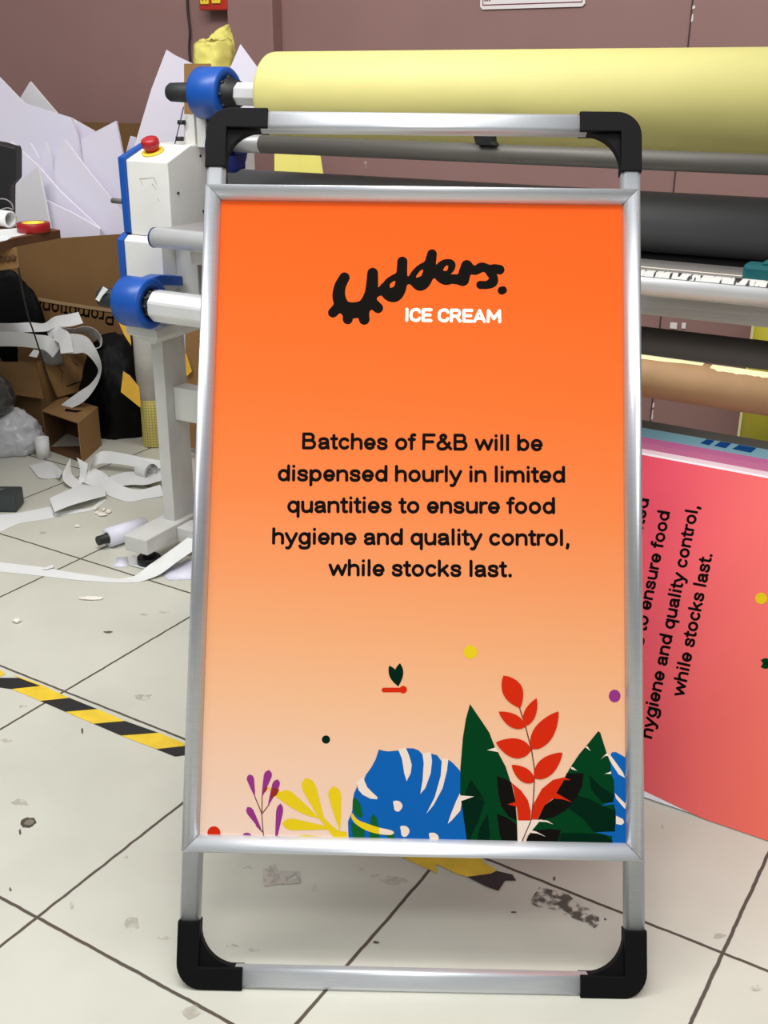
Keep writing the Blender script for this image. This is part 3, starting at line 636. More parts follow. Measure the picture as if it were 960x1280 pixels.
part(mb, 'locking_ring', hd)
mb = MB(); mb.prism([(SV + .026 * math.cos(math.radians(a)), SZ + .026 * math.sin(math.radians(a))) for a in (15, 60, 105, 150, 195, 240, 285, 330)], .19, UE, STEEL, axes=(1, 2, 0), bev=.002); part(mb, 'supply_shaft')
# idle bar with its holder
BV, BZ0, BZ1 = 0.0, 1.018, 1.0245
mb = MB(); mb.cyl((.286, BV, BZ0), (UE, BV, BZ1 + .003), .0185, STEELD, r1=.017); part(mb, 'guide_bar')
mb = MB(); mb.cyl((.272, BV, BZ0 - .0005), (.345, BV, BZ0 + .0005), .0189, mat('grey_steel_sleeve', (158, 158, 158), .4, .4, noise=.1), bev=.003); part(mb, 'guide_bar_end')
hb = holder(.225, .272, BV, BZ0 - .012, .05, DBLUE, lam)
mb = MB(); mb.box(.222, .275, -.034, .034, .962, .992, DBLUE, bev=.003); mb.box(.215, .228, -.03, .03, .834, .985, DBLUE, bev=.002); part(mb, 'bar_bracket', hb)
mb = MB(); q = mloc(onV(603, 173, -.02)); mb.prism([(q.x - .028, q.z + .03), (q.x + .018, q.z + .03), (q.x + .022, q.z - .006), (q.x + .03, q.z - .012), (q.x - .012, q.z - .012)], -.024, .0, BLACKM, axes=(0, 2, 1), bev=.003); part(mb, 'bar_clip')
# press roller
mb = MB(); mb.cyl((.14, .16, .8885), (UE, .16, .8985), .0575, ROLLER, seg=56); part(mb, 'press_roller')
mb = MB(); mb.cyl((.086, .16, .888), (.14, .16, .8885), .012, GREYM); part(mb, 'roller_axle')
mb = MB(); mb.cyl((UE, .16, .8985), (UE + .05, .16, .8985), .03, STEELD); part(mb, 'roller_axle')
mb = MB(); mb.cyl((.131, .16, .774), (UE, .16, .786), .0555, mat('black_rubber_roller', (26, 26, 27), .6, noise=.05), seg=48); part(mb, 'lower_press_roller')
# feed table
mb = MB(); mb.prism([(-.118, .822), (-.108, .8365), (-.09, .841), (-.085, .8385), (.10, .8335), (.104, .8265), (-.06, .816)], .122, UE, TABLEM, axes=(1, 2, 0)); ft = part(mb, 'feed_table')
mb = MB(); mb.cyl((.118, -.098, .8195), (UE, -.098, .827), .0215, STEEL); part(mb, 'rounded_table_edge', ft)
mb = MB(); mb.cyl((.115, -.098, .8195), (.1185, -.098, .8195), .0222, DBLUE); part(mb, 'edge_end_cap', ft)
mb = MB(); mb.prism([(-.088, .812), (-.080, .766), (-.068, .766), (-.06, .812)], .20, UE, TABLEM, axes=(1, 2, 0), bev=.002); part(mb, 'table_apron', ft)
mb = MB(); mb.box(.2, UE, -.006, -.003, .8355, .8371, INKW); part(mb, 'white_guide_line', ft)
def ruler_mat():
    m = mat('worn_paper_ruler', (232, 228, 218), .6); nt = m.node_tree; N = nt.nodes; L = nt.links; b = N['Principled BSDF']
    tc = N.new('ShaderNodeTexCoord'); mp = N.new('ShaderNodeMapping'); mp.inputs['Scale'].default_value = (120, 26, 26); mp.inputs['Rotation'].default_value = (0, 0, .25)
    n = N.new('ShaderNodeTexNoise'); n.inputs['Scale'].default_value = 1.0; n.inputs['Detail'].default_value = 3; L.new(tc.outputs['Object'], mp.inputs[0]); L.new(mp.outputs[0], n.inputs['Vector'])
    n2 = N.new('ShaderNodeTexNoise'); n2.inputs['Scale'].default_value = 5; L.new(tc.outputs['Object'], n2.inputs['Vector'])
    ad = N.new('ShaderNodeMath'); ad.operation = 'MULTIPLY_ADD'; ad.inputs[1].default_value = .35; L.new(n2.outputs['Fac'], ad.inputs[0]); L.new(n.outputs['Fac'], ad.inputs[2])
    r = N.new('ShaderNodeValToRGB'); r.color_ramp.elements[0].position = .70; r.color_ramp.elements[1].position = .75; r.color_ramp.elements[0].color = rgb(206, 204, 200); r.color_ramp.elements[1].color = rgb(34, 30, 30)
    L.new(ad.outputs[0], r.inputs[0]); L.new(r.outputs[0], b.inputs['Base Color']); return m
mb = MB(); mb.strip([((1.02, -.098 + .0222 * math.cos(t) * -1, .8250 + .0222 * math.sin(t)), (UE, -.098 + .0222 * math.cos(t) * -1, .8274 + .0222 * math.sin(t))) for t in (math.radians(40), math.radians(60), math.radians(80), math.radians(98))], ruler_mat(), sub=3); part(mb, 'paper_ruler', ft)
# second roller below
mb = MB(); mb.cyl((.131, .085, .6785), (UE, .085, .6785), .027, mat('dark_grey_roller', (122, 117, 113), .6, noise=.05), seg=40); part(mb, 'lower_roller')
# take-up shaft
TV, TZ0, TZ1 = -.10, .672, .657
def tz(u): return TZ0 + (TZ1 - TZ0) * (u + .03) / 1.4
mb = MB(); mb.lathe([(0, .006), (0, .02), (.004, .0225), (.052, .0225), (.056, .018), (.06, .014), (.085, .014)], (-.052, TV, tz(-.05)), (1, 0, -.013), RUBBER); part(mb, 'take_up_handle')
ht = holder(.02, .098, TV, tz(.05), .057, BLUE, lam)
mb = MB(); mb.prism([(-.105, tz(.05) + .0555), (-.06, tz(.05) + .058), (.02, tz(.05) + .043), (.02, tz(.05) + .02), (-.06, tz(.05) + .035), (-.10, tz(.05) + .03)], .062, .094, BLUE, axes=(1, 2, 0), bev=.003); part(mb, 'holder_arm', ht)
mb = MB(); mb.lathe([(0, .030), (.028, .030), (.03, .026), (.05, .026)], (.08, TV, tz(.09)), (1, 0, 0), BLACKM)
for k in range(10):
    a = k * math.pi / 5; mb.cyl((.085, TV + .030 * math.cos(a), tz(.09) + .030 * math.sin(a)), (.108, TV + .030 * math.cos(a), tz(.09) + .030 * math.sin(a)), .004, BLACKM, seg=8)
part(mb, 'locking_ring', ht)
pr = []
for k in range(8):
    for da, r_ in ((-18, .036), (-6, .0345), (6, .0345), (18, .036)):
        a = math.radians(k * 45 + da); pr.append((TV + r_ * math.cos(a), r_ * math.sin(a)))
mb = MB(); mb.prism([(p[0], p[1] + tz(.3)) for p in pr], .112, .42, STEEL, axes=(1, 2, 0)); part(mb, 'take_up_shaft')
mb = MB(); q = [mloc(onV(x, y, TV - .024)) for x, y in ((119.5, 374), (129, 358.5), (135, 362), (128, 370), (124, 377))]
mb.prism([(p.x, p.z) for p in q], TV - .0245, TV - .0232, PAPER, axes=(0, 2, 1)); SCRAP = mb
# left stand
mb = MB(); mb.box(-.022, .070, -.06, .16, .578, .600, WHITEM, bev=.003); mb.prism([(-.015, .578), (.06, .578), (.045, .560), (.0, .560)], -.04, .14, WHITEM, axes=(0, 2, 1)); part(mb, 'post_cap')
mb = MB(); mb.box(.0, .034, .0, .085, .088, .562, GREYM, bev=.002); part(mb, 'left_post')
mb = MB(); mb.box(-.022, .050, -.13, .42, .048, .089, GREYM, bev=.003); lf_ = part(mb, 'left_foot')
for v_ in (-.085, .37):
    mb = MB(); mb.cyl((.014, v_, .012), (.014, v_, .048), .016, BLACKM, seg=14); mb.cyl((.014, v_, 0.0), (.014, v_, .022), .030, BLACKM, seg=20, bev=.003); part(mb, 'levelling_foot', lf_)
mb = MB(); mb.box(.051, UE + .1, -.015, .045, .040, .082, GREYM, bev=.003); part(mb, 'floor_beam')
mb = MB(); mb.box(.0345, UE + .1, .03, .075, .352, .436, WHITEM, bev=.002); part(mb, 'cross_beam')
# right stand, outside the frame
mb = MB(); mb.box(UE + .05, UE + .18, -.02, .34, .60, 1.0, WHITEM, bev=.004); part(mb, 'right_cabinet')
mb = MB(); mb.box(UE + .1, UE + .134, .0, .085, .088, .60, GREYM, bev=.002); part(mb, 'right_post')
mb = MB(); mb.box(UE + .08, UE + .15, -.13, .42, 0, .089, GREYM, bev=.003); part(mb, 'right_foot')
mb = MB(); mb.box(UE, UE + .12, .09, .14, .99, 1.15, WHITEM, bev=.002); part(mb, 'shaft_support')

def lam_thing(mbx, name, label, cat, **k):
    mbx.bm.transform(MM); return loose(mbx, name, label, cat, **k)
lam_thing(SCRAP, 'paper_scrap', 'white paper scrap stuck on the end of the lower black shaft handle', 'paper')
# roll of yellow liner on the supply shaft
mb = MB(); r0 = .0875
mb.lathe([(0, .028), (0, r0 - .006), (.004, r0 - .001), (.012, r0), (UE - .36, r0 + .004), (UE - .36, .028)], (.30, SV, SZ), (1, 0, 0.009), YROLL, seg=72, caps=False)
lam_thing(mb, 'paper_roll', 'fat pale yellow roll of liner paper on the upper shaft of the laminator', 'paper roll')
# brown core on the take-up shaft
mb = MB(); mb.lathe([(0, .0335), (0, .037), (1.25, .037), (1.25, .0335)], (.43, TV, tz(.43)), (1, 0, -.0107), TUBE, seg=48, caps=False)
core = lam_thing(mb, 'cardboard_core', 'long brown cardboard core on the lower front shaft of the laminator', 'cardboard tube')
def on_core(u, a, r): return MM @ Vector((u, TV - r * math.sin(a), tz(u) + r * math.cos(a)))
for (ua, ub, a0, a1, lb_) in ((.45, 1.338, -12, 22, 'long cream torn strip of paper along the core'), (1.352, 1.46, -4, 28, 'short cream torn strip of paper at the right')):
    mb = MB(); n = 26; prs = []
    for k in range(n + 1):
        u = ua + (ub - ua) * k / n; j = random.uniform(-2, 2); e = 0 if 0 < k < n else random.uniform(-3, 3)
        sh = 1.0 if 1 < k < n - 1 else .8
        prs.append([on_core(u + e * .001, math.radians(a0 + (a1 + j - a0) * q * sh), .0374 + .0008 * (q < .1)) for q in (0, .33, .66, 1)])
    for k in range(n):
        for i in range(3): mb.face([prs[k][i], prs[k + 1][i], prs[k + 1][i + 1], prs[k][i + 1]], CREAM)
    cs = mb.build('torn_liner_paper', core, M=Matrix.Translation(-core.location)); cs['label'] = lb_
# teal block on the feed table
a = mloc(g(926, 353, .838)); mb = MB(); mb.box(a.x, a.x + .11, a.y, a.y + .05, .8368, .868, TEAL, bev=.006); mb.box(a.x + .03, a.x + .11, a.y + .01, a.y + .04, .867, .874, TEAL, bev=.003)
lam_thing(mb, 'trimming_tool', 'teal plastic block lying on the feed table at the right edge', 'tool')

# ------------------------------------------------------------------ posters leaning behind the sign on the right
BA, TA, TZp = 1.612, 1.900, .523
bup = Vector((0, 0, 0)) + E1 * (TA - BA) + Vector((0, 0, TZp)); BL = bup.length; bup.normalize()
bn = (E2.cross(bup)).normalized()       # points to the back
if bn.dot(E1) < 0: bn = -bn
b0 = E1 * BA + Vector((0, 0, .0005))
def onboard(x, y, off=0): return onplane(x, y, b0 - bn * off, bn)
def bloc(x, y):
    p = onboard(x, y) - b0; return Vector((p.dot(E2), p.dot(bup)))
def BP(e, s_, off): return b0 + E2 * e + bup * s_ + bn * off
PINK = ('pink_poster_print',)
def redposter_material():
    m = bpy.data.materials.new('coral_red_poster_print'); m.use_nodes = True; nt = m.node_tree; N = nt.nodes; L = nt.links; b = N['Principled BSDF']
    tc = N.new('ShaderNodeTexCoord'); d = N.new('ShaderNodeVectorMath'); d.operation = 'DOT_PRODUCT'; d.inputs[1].default_value = tuple(E2); L.new(tc.outputs['Object'], d.inputs[0])
    mr = N.new('ShaderNodeMapRange'); mr.inputs['From Min'].default_value = -.45; mr.inputs['From Max'].default_value = .45; L.new(d.outputs['Value'], mr.inputs['Value'])
    r = N.new('ShaderNodeValToRGB'); e = r.color_ramp.elements
    for _ in range(2): e.new(.5)
    for el, (p, c) in zip(e, ((.0, (214, 64, 92)), (.30, (240, 88, 108)), (.46, (248, 108, 108)), (.72, (250, 120, 92)))): el.position = p; el.color = rgb(*c)
    L.new(mr.outputs[0], r.inputs[0]); L.new(r.outputs[0], b.inputs['Base Color']); b.inputs['Roughness'].default_value = .3; b.inputs['Specular IOR Level'].default_value = .35; return m
REDP = redposter_material()
EL, ER = -.86, .10
def board(name, label, e0, e1_, h, off, th, m, face_m=None, group='boards leaning behind the sign'):
    s0 = max(0, -(off + th) * bn.z / bup.z); b = MB(); c = [BP(e0, s0, off), BP(e1_, s0, off), BP(e1_, h, off), BP(e0, h, off)]
    lo = min(p.z for p in c); k = [p + bn * th for p in c]
    b.face(c, face_m or m); b.face(k[::-1], m)
    for i in range(4): b.face([c[i], k[i], k[(i + 1) % 4], c[(i + 1) % 4]], m)
    bmesh.ops.recalc_face_normals(b.bm, faces=b.bm.faces[:])
    return loose(b, name, label, 'poster', group)
rp = board('poster_board', 'coral red poster turned on its side, foremost of the leaning stack right of the sign', EL, ER, BL, 0.0, .006, FOAME)
RT = BL - .004
mb = MB(); edge = [bloc(800, 986), bloc(850, 1010), bloc(880, 1024), bloc(915, 1036)]
prt = [(EL, .14), (bloc(700, 930).x, .09)] + [(p.x, max(p.y, .001)) for p in edge] + [(ER, .001), (ER, RT), (EL, RT)]
def BF(p, lay): return BP(p[0], p[1], -.0004 - .00015 * lay)
mb.face([BF(p, 0) for p in prt], REDP)
T4 = lambda q: BF(q, 2)
for txt, a, b_, cp in (('while stocks last.', (855, 872), (891, 693), .0235), ('hygiene and quality control,', (815, 924), (874, 633), .0235), ('quantities to ensure food', (786, 900), (838, 640), .0235), ('dispensed hourly in limited', (753, 912), (812, 624), .0235)):
    put_text(mb, txt, bloc(*a), bloc(*b_), cp, INK, T4)
def bdisc(c, r, m, lay, n=20):
    c = bloc(*c); mb.face([BF((c.x + r * math.cos(k * 2 * math.pi / n), c.y + r * math.sin(k * 2 * math.pi / n)), lay) for k in range(n)], m)
bdisc((951.5, 748), .0098, P_YEL, 2)
for a, b_ in (((966, 829), (951, 825)), ((966, 829), (951, 834))):
    a, b_ = bloc(*a), bloc(*b_); d = b_ - a; nv = Vector((-d.y, d.x)) * .28
    mb.face([BF(a + d * t + nv * math.sin(math.pi * t ** 1.2) * s_, 2 + (s_ > 0)) for s_ in (1,) for t in (0, .2, .4, .6, .8, 1)] + [BF(a + d * t - nv * math.sin(math.pi * t ** 1.2), 3) for t in (.8, .6, .4, .2)], P_GREEN)
for f in mb.bm.faces:
    f.normal_update()
    if f.normal.dot(bn) > 0: f.normal_flip()
mb.build('poster_print', rp, M=Matrix.Translation(-rp.location))
MAG = mat('magenta_pink_board', (214, 112, 168), .4, noise=.03); LBL = mat('light_blue_board', (150, 206, 222), .45, noise=.03)
EDW = mat('pinkish_white_board_edge', (234, 206, 212), .6)
def rise(x, y, off): return (onplane(x, y, b0 + bn * off, bn) - b0).dot(bup)
board('poster_board', 'pinkish white board edge just behind the coral red poster', EL + .01, ER - .005, rise(880, 575, .012), .0125, .006, EDW)
board('poster_board', 'magenta pink board, the first behind the white edge and coral poster', EL - .01, ER + .01, rise(880, 567, .026), .026, .005, mat('mauve_pink_board', (200, 106, 150), .45))
board('poster_board', 'magenta pink board standing just in front of the light blue one', EL - .02, ER, rise(880, 560, .036), .036, .005, MAG)
hb_ = rise(880, 548, .047)
lb = board('poster_board', 'light blue board with dark blue shapes along its top edge', EL, ER + .02, hb_, .047, .005, LBL)
mb = MB()
for (xa, xb) in ((876, 893), (894, 914), (918, 946)):
    pa = onplane(xa, 551, b0 + bn * .0465, bn); pb = onplane(xb, 554 + (xb - 900) * .12, b0 + bn * .0465, bn)
    ea, eb = (pa - b0).dot(E2), (pb - b0).dot(E2)
    mb.face([BP(ea, hb_ - .010, .0463), BP(eb - .008, hb_ - .011, .0463), BP(eb, hb_ - .0005, .0463), BP(ea + .01, hb_ - .0005, .0463)], ink('print_deep_blue', (30, 88, 160)))
mb.build('blue_print', lb, M=Matrix.Translation(-lb.location))
board('poster_board', 'dull grey board, rearmost of the leaning stack right of the sign', EL - .03, ER + .03, rise(880, 538, .058), .058, .008, GREYB)

# ------------------------------------------------------------------ things on the wall behind
pL = lambda x, y, v=WV: mloc(onV(x, y, v))
a, b_ = pL(249, 13, WV - .06), pL(284, 13, WV - .06); zb = pL(262, 13, WV - .06).z
sk = MB(); sk.box(a.x, b_.x, WV - .06, WV - .0005, zb, zb + .085, mat('red_socket_box', (176, 44, 30), .45, noise=.08), bev=.006); sk.bm.transform(MM)
sk = loose(sk, 'socket_box', 'red box with two yellow sockets on the wall at the top edge', 'socket')
for k, (x0, x1) in enumerate(((251, 261.5), (265.5, 276))):
    p, q = pL(x0, 4.5, WV - .061), pL(x1, 4.5, WV - .061); z0 = pL(x0, 5.5 - k, WV - .061).z
    c = MB(); c.box(p.x, q.x, WV - .066, WV - .0605, z0, z0 + .045, YEL, bev=.003)
    for f_ in (.28, .68): c.box(p.x + (q.x - p.x) * f_, p.x + (q.x - p.x) * f_ + .004, WV - .0668, WV - .0658, z0 + .010, z0 + .026, CARDIN)
    c.build('socket_cover', sk, M=Matrix.Translation(-sk.location) @ MM)
cb = MB(); cb.tube([onV(x, y, WV - .012) for x, y in ((234, -40), (234, 0), (235.5, 22), (237.5, 40), (236.5, 60), (238, 85), (240, 160))], .0042, CABLE)
loose(cb, 'wall_cable', 'dark cable hanging down the mauve wall beside the red socket box', 'cable')
# notice at the top edge
NV = WV - .006
def nt_(x, y): return pL(x, y, NV)
p0, p1 = nt_(600, 12), nt_(731, 8); d = Vector((p1.x - p0.x, 0, p1.z - p0.z)); wn = d.length; d.normalize(); n_ = Vector((-d.z, 0, d.x))
def NP(s_, t, off): q = p0 + d * s_ + n_ * t; return Vector((q.x, WV - .006 - off, q.z))
WN = mat('white_notice_plastic', (226, 220, 220), .4); NRED = mat('dark_red_print', (112, 24, 40), .5)
nb = MB(); hn = .19; rc = .008
oc = [(rc, 0), (wn - rc, 0), (wn, rc), (wn, hn), (0, hn), (0, rc)]
f0 = [nb.bm.verts.new(NP(*q, 0)) for q in oc]; f1 = [nb.bm.verts.new(NP(*q, -.0055)) for q in oc]; k = nb.mi(WN)
fs = [nb.bm.faces.new(f0), nb.bm.faces.new(f1[::-1])] + [nb.bm.faces.new((f0[i], f1[i], f1[(i + 1) % 6], f0[(i + 1) % 6])) for i in range(6)]
bmesh.ops.recalc_face_normals(nb.bm, faces=fs)
def nbar(s0, s1, t0, t1): nb.face([NP(s0, t0, .0006), NP(s1, t0, .0006), NP(s1, t1, .0006), NP(s0, t1, .0006)], NRED)
nbar(.008, wn - .008, .0105, .0135); nbar(.008, .0105, .0135, hn - .008); nbar(wn - .0105, wn - .008, .0135, hn - .008)
for q in (.014, .0215, .029): nbar(q, q + .005, .0225, .05)
for q in (wn - .05, wn - .038, wn - .026): nbar(q, q + .004, .0235, .03)
nb.bm.transform(MM); loose(nb, 'wall_notice', 'white notice with a dark red border on the wall, cut off by the top edge', 'notice')
# two little white labels and an upright yellow roll by the wall, right
for (x0, x1, lab) in ((838.5, 848, 'small white label on the wall under the feed table, left of the pair'), (853, 859, 'small greyish label on the wall under the feed table, right of the pair')):
    p, q = pL(x0, 409.5), pL(x1, 403); l_ = MB(); l_.box(p.x, q.x, WV - .0085 - .004, WV - .0085, p.z, q.z, WN, bev=.0008); l_.bm.transform(MM); loose(l_, 'wall_label', lab, 'label', 'labels under the feed table')
p = g(935, 560, .02); yb = MB(); pv_ = MM @ Vector((pL(944, 500, 1.22).x + .042, 1.22, 0))
YG = mat('yellow_green_roll', (188, 178, 46), .55, noise=.1, scale=8)
yb.lathe([(0, .024), (0, .078), (.74, .078), (.74, .024)], pv_, (0, 0, 1), YG, seg=40, caps=False)
_d = Vector((-pv_.x, -pv_.y, 0)).normalized(); _l = Vector((_d.y, -_d.x, 0)) if (Vector((_d.y, -_d.x, 0))).x < 0 else Vector((-_d.y, _d.x, 0))
_pr = [(pv_ + (_l * math.cos(a) + _d * math.sin(a)) * .0786 + Vector((0, 0, .001)), pv_ + (_l * math.cos(a) + _d * math.sin(a)) * .0786 + Vector((0, 0, .739))) for a in (-.25, .1, .3, .46)]
yb.strip(_pr, CREAM, sub=2)
loose(yb, 'standing_roll', 'yellow-green roll standing upright by the wall at the right edge', 'roll')

# ------------------------------------------------------------------ foam board offcuts, cartons and paper at the left
def slab(name, label, cat, px, Y, th=.005, face_m=None, edge_m=None, k=.07, group=None, zmin=None, yaw=0.0, xc=-1.05, wallv=None):
    """a flat sheet whose outline was measured on a plane about Y metres away; k leans it back"""
    b = MB(); nrm = Vector((yaw, 1, -k)).normalized(); pc_ = Vector((xc, Y, .6))
    if wallv: nrm = M1.copy(); pc_ = MO + M1 * wallv
    P = [onplane(x, y, pc_, nrm) for x, y in px]
    if zmin is not None: P = [Vector((p.x, p.y, max(p.z, zmin))) for p in P]
    fr = [b.bm.verts.new(p) for p in P]; bk = [b.bm.verts.new(p + nrm * th) for p in P]; n = len(P); fi = b.mi(face_m or FOAM); ei = b.mi(edge_m or FOAME)
    fs = []
    for vs in (fr, bk[::-1]): f = b.bm.faces.new(vs); f.material_index = fi; fs.append(f)
    for i in range(n): f = b.bm.faces.new((fr[i], bk[i], bk[(i + 1) % n], fr[(i + 1) % n])); f.material_index = ei; fs.append(f)
    bmesh.ops.recalc_face_normals(b.bm, faces=fs); bmesh.ops.triangulate(b.bm, faces=[f for f in b.bm.faces if len(f.verts) > 4])
    return loose(b, name, label, cat, group)
CY0 = 3.86
# big carton: front, sides, back, floor
pa = [atY(x, y, CY0) for x, y in ((-45, 306), (162, 292))]
cx0, cx1 = pa[0].x, pa[1].x; zl, zr = pa[0].z, pa[1].z
ct = thing('open_carton', 'big open brown carton holding the white foam board offcuts, upside-down lettering', 'box', ((cx0 + cx1) / 2, CY0, 0))
def lw(o, b, name): return b.build(name, o, M=Matrix.Translation(-o.location))
b = MB(); b.prism([(cx0, .001), (cx1, .001), (cx1, zr), (cx0, zl)], CY0, CY0 + .006, CARD, axes=(0, 2, 1)); cfp = lw(ct, b, 'front_panel')
b = MB(); b.prism([(CY0 + .006, .001), (CY0 + .40, .001), (CY0 + .40, zr), (CY0 + .006, zr)], cx1 - .006, cx1, CARD, axes=(1, 2, 0)); lw(ct, b, 'right_panel')
b = MB(); b.prism([(CY0 + .006, .001), (CY0 + .40, .001), (CY0 + .40, zl), (CY0 + .006, zl)], cx0, cx0 + .006, CARD, axes=(1, 2, 0)); lw(ct, b, 'left_panel')
b = MB(); b.box(cx0 + .006, cx1 - .006, CY0 + .394, CY0 + .40, .001, zr - .03, CARD); lw(ct, b, 'back_panel')
b = MB(); q = [atY(x, y, CY0 - .004) for x, y in ((20, 366), (60, 374), (110, 382), (160, 389))]
b.strip([(p, p - Vector((0, 0, .012))) for p in q], mat('pale_crease_tape', (156, 128, 92), .7), sub=2); lw(ct, b, 'crease_tape')
b = MB(); pr0 = [atY(x, y, CY0 - .0015) for x, y in ((143, 389), (39, 372))]
put_text(b, 'Promotional', (pr0[0].x, pr0[0].z), (pr0[1].x, pr0[1].z), .052, INK, lambda q: Vector((q[0], CY0 - .0015, q[1])), hw=52); lw(ct, b, 'lettering')
FB = 'white foam board offcuts in the big carton'
BT = 415
for (lab, px, Y, fm) in (
    ('largest white foam board offcut at the back left, cut off by the picture edge', [(-30, 70), (0, 98), (30, 129), (88, 147), (118, 164), (118, BT), (-30, BT)], CY0 + .30, FOAM),
    ('white foam board peak sticking up behind the large sheet at the far left', [(37.5, 102), (74, 145), (74, BT), (20, BT), (26, 121)], CY0 + .36, FOAMG),
    ('white foam board spike in front of the large back left sheet', [(88.5, 147), (97, 172), (104, 201), (112, 240), (112, BT), (42, BT), (42, 225), (60, 190)], CY0 + .25, FOAM),
    ('white foam board with a pointed top right corner nearest the brown sheet', [(145, 151), (154, 196), (156, BT), (106, BT), (106, 215), (101, 174)], CY0 + .20, FOAM),
    ('small white foam board tip beside the blue edge of the laminator', [(163, 170), (170, 172), (168, 205), (160, BT), (152, BT), (153, 205)], CY0 + .335, FOAM),
    ('broad white foam board in the middle whose long edge slants down right', [(81, 175), (106, 208), (154, 267), (158, 285), (158, BT), (74, BT), (68, 200)], CY0 + .15, FOAM),
    ('narrow white foam board sliver left of the broad middle one', [(57, 178), (62, 190), (74, 238), (76, BT), (48, BT), (46, 205)], CY0 + .18, FOAM),
    ('short white foam board strip with a bright slanted edge behind the dark case', [(37.5, 179), (51, 201), (54, BT), (30, BT), (32, 190)], CY0 + .215, FOAM),
    ('long white foam board triangle slanting from the dark case down to the carton rim', [(14, 177), (48, 208), (75, 239), (125, 286), (125, BT), (14, BT)], CY0 + .115, FOAM),
    ('lowest white foam board triangle resting on the carton rim', [(57, 250), (90, 266), (125, 286), (127, BT), (57, BT)], CY0 + .075, FOAM),
    ('white foam board greyed by painted shade, right behind the red tape roll', [(17, 233), (47, 208), (56, 248), (64, 292), (66, BT), (17, BT)], CY0 + .035, FOAMG)):
    slab('foam_board', lab, 'foam board', px, Y, th=.010, face_m=fm, group=FB, yaw=.3)
slab('cardboard_sheet', 'brown cardboard sheet leaning on the wall behind the foam boards', 'cardboard', [(66, 152), (265, 156), (268, 480), (262, 575), (66, 575)], 0, th=.006, face_m=CARD, edge_m=CARDL, zmin=.001, wallv=WV - .075)
slab('foam_board', 'tall white foam board pointing up behind the laminator, left of the yellow bag', 'foam board', [(208, 62), (219, 69), (240, 79), (262, 95), (262, 380), (215, 480), (215, 575), (176, 575), (172, 230), (168, 182), (189, 112)], 3.92, th=.008, yaw=-.12, xc=-.7, group='tall foam boards behind the laminator', zmin=.001)
slab('foam_board', 'white foam board triangle between the yellow bag and the yellow paper roll', 'foam board', [(300.5, 55), (321, 83), (336, 110), (330, 165), (314, 188), (314, 560), (268, 560), (268, 142), (281, 100)], 3.45, group='tall foam boards behind the laminator', zmin=.001)
slab('cardboard_strip', 'upright brown cardboard strip just behind the upper blue shaft holder', 'cardboard', [(230, 79.5), (263.5, 79.5), (264, 150), (262, 560), (232, 560)], 3.38, th=.006, face_m=CARDL, edge_m=CARD, group=None, zmin=.001)
# crumpled yellow paper
def crumple(name, label, cat, px, Y, m, depth=.05, amp=.012, seed=1, nx=12, zmin=.001, k=0.0):
    rnd = random.Random(seed); b = MB(); L_ = spline([atY(x, y, Y, k) for x, y in px[0]], 5); R_ = spline([atY(x, y, Y, k) for x, y in px[1]], 5)
    grid = []
    for i, (p, q) in enumerate(zip(L_, R_)):
        row = []
        for j in range(nx + 1):
            t = j / nx; c = p.lerp(q, t); c = c + Vector((rnd.uniform(-1, 1) * amp * .3, -depth * math.sin(math.pi * t) + rnd.uniform(-1, 1) * amp, rnd.uniform(-1, 1) * amp * .35)); c.z = max(c.z, zmin); row.append(b.bm.verts.new(c))
        grid.append(row)
    mi = b.mi(m)
    for i in range(len(grid) - 1):
        for j in range(nx): f = b.bm.faces.new((grid[i][j], grid[i + 1][j], grid[i + 1][j + 1], grid[i][j + 1])); f.material_index = mi; f.smooth = True
    return loose(b, name, label, cat, solid=.001)
crumple('yellow_paper_bundle', 'crumpled pale yellow paper bundle standing behind the upper blue shaft holder', 'paper', ([(250, 49), (243, 55), (242, 75), (243, 110), (250, 150), (256, 300), (256, 560)], [(284, 47), (291, 54), (291, 78), (287, 110), (286, 150), (284, 300), (284, 560)]), 3.57, YPAPER, amp=.006, seed=4)
crumple('yellow_paper_peak', 'pointed pale yellow paper corner rising behind the crumpled yellow bundle', 'paper', ([(283, 31), (268, 40), (258, 54), (256, 90), (262, 300), (264, 560)], [(286, 31), (291, 45), (294, 60), (291, 100), (284, 300), (284, 560)]), 3.66, YPAPER, depth=.02, amp=.003, seed=9)
slab('yellow_liner_sheet', 'pale yellow sheet hanging below the left end of the yellow roll', 'paper', [(343, 150), (394, 150), (404, 217), (412, 300), (440, 545), (343, 545)], 3.30, th=.001, face_m=YPAPER, edge_m=YPAPER, k=.0, zmin=.001)

# desk
dz = .74
dk = thing('desk', 'brown wooden desk corner with white papers at the left edge', 'desk', (-1.15, 3.1, 0))
dp = [g(*q, dz) for q in ((75, 287.5), (20, 297.5), (0, 303.5), (-90, 325))] + [Vector((-1.75, 2.62, dz)), Vector((-1.75, 3.44, dz)), Vector((atY(12, 275, 3.44).x, 3.44, dz)), g(16, 282.3, dz), g(60, 284.3, dz)]
b = MB(); b.prism([(p.x, p.y) for p in dp], dz - .022, dz, WOOD, axes=(0, 1, 2), m_side=WOODD); lw(dk, b, 'desk_top')
b = MB()
q0, q1 = g(-60, 322, dz - .024), g(21, 310, dz - .024)
for_y = (q1 - q0).normalized(); bk_ = Vector((-for_y.y, for_y.x, 0))
c = [q0, q1, q1 + bk_ * .22, q0 + bk_ * .22]; b.prism([(p.x, p.y) for p in c], dz - .075, dz - .0225, CARDL, axes=(0, 1, 2)); dr = lw(dk, b, 'drawer')
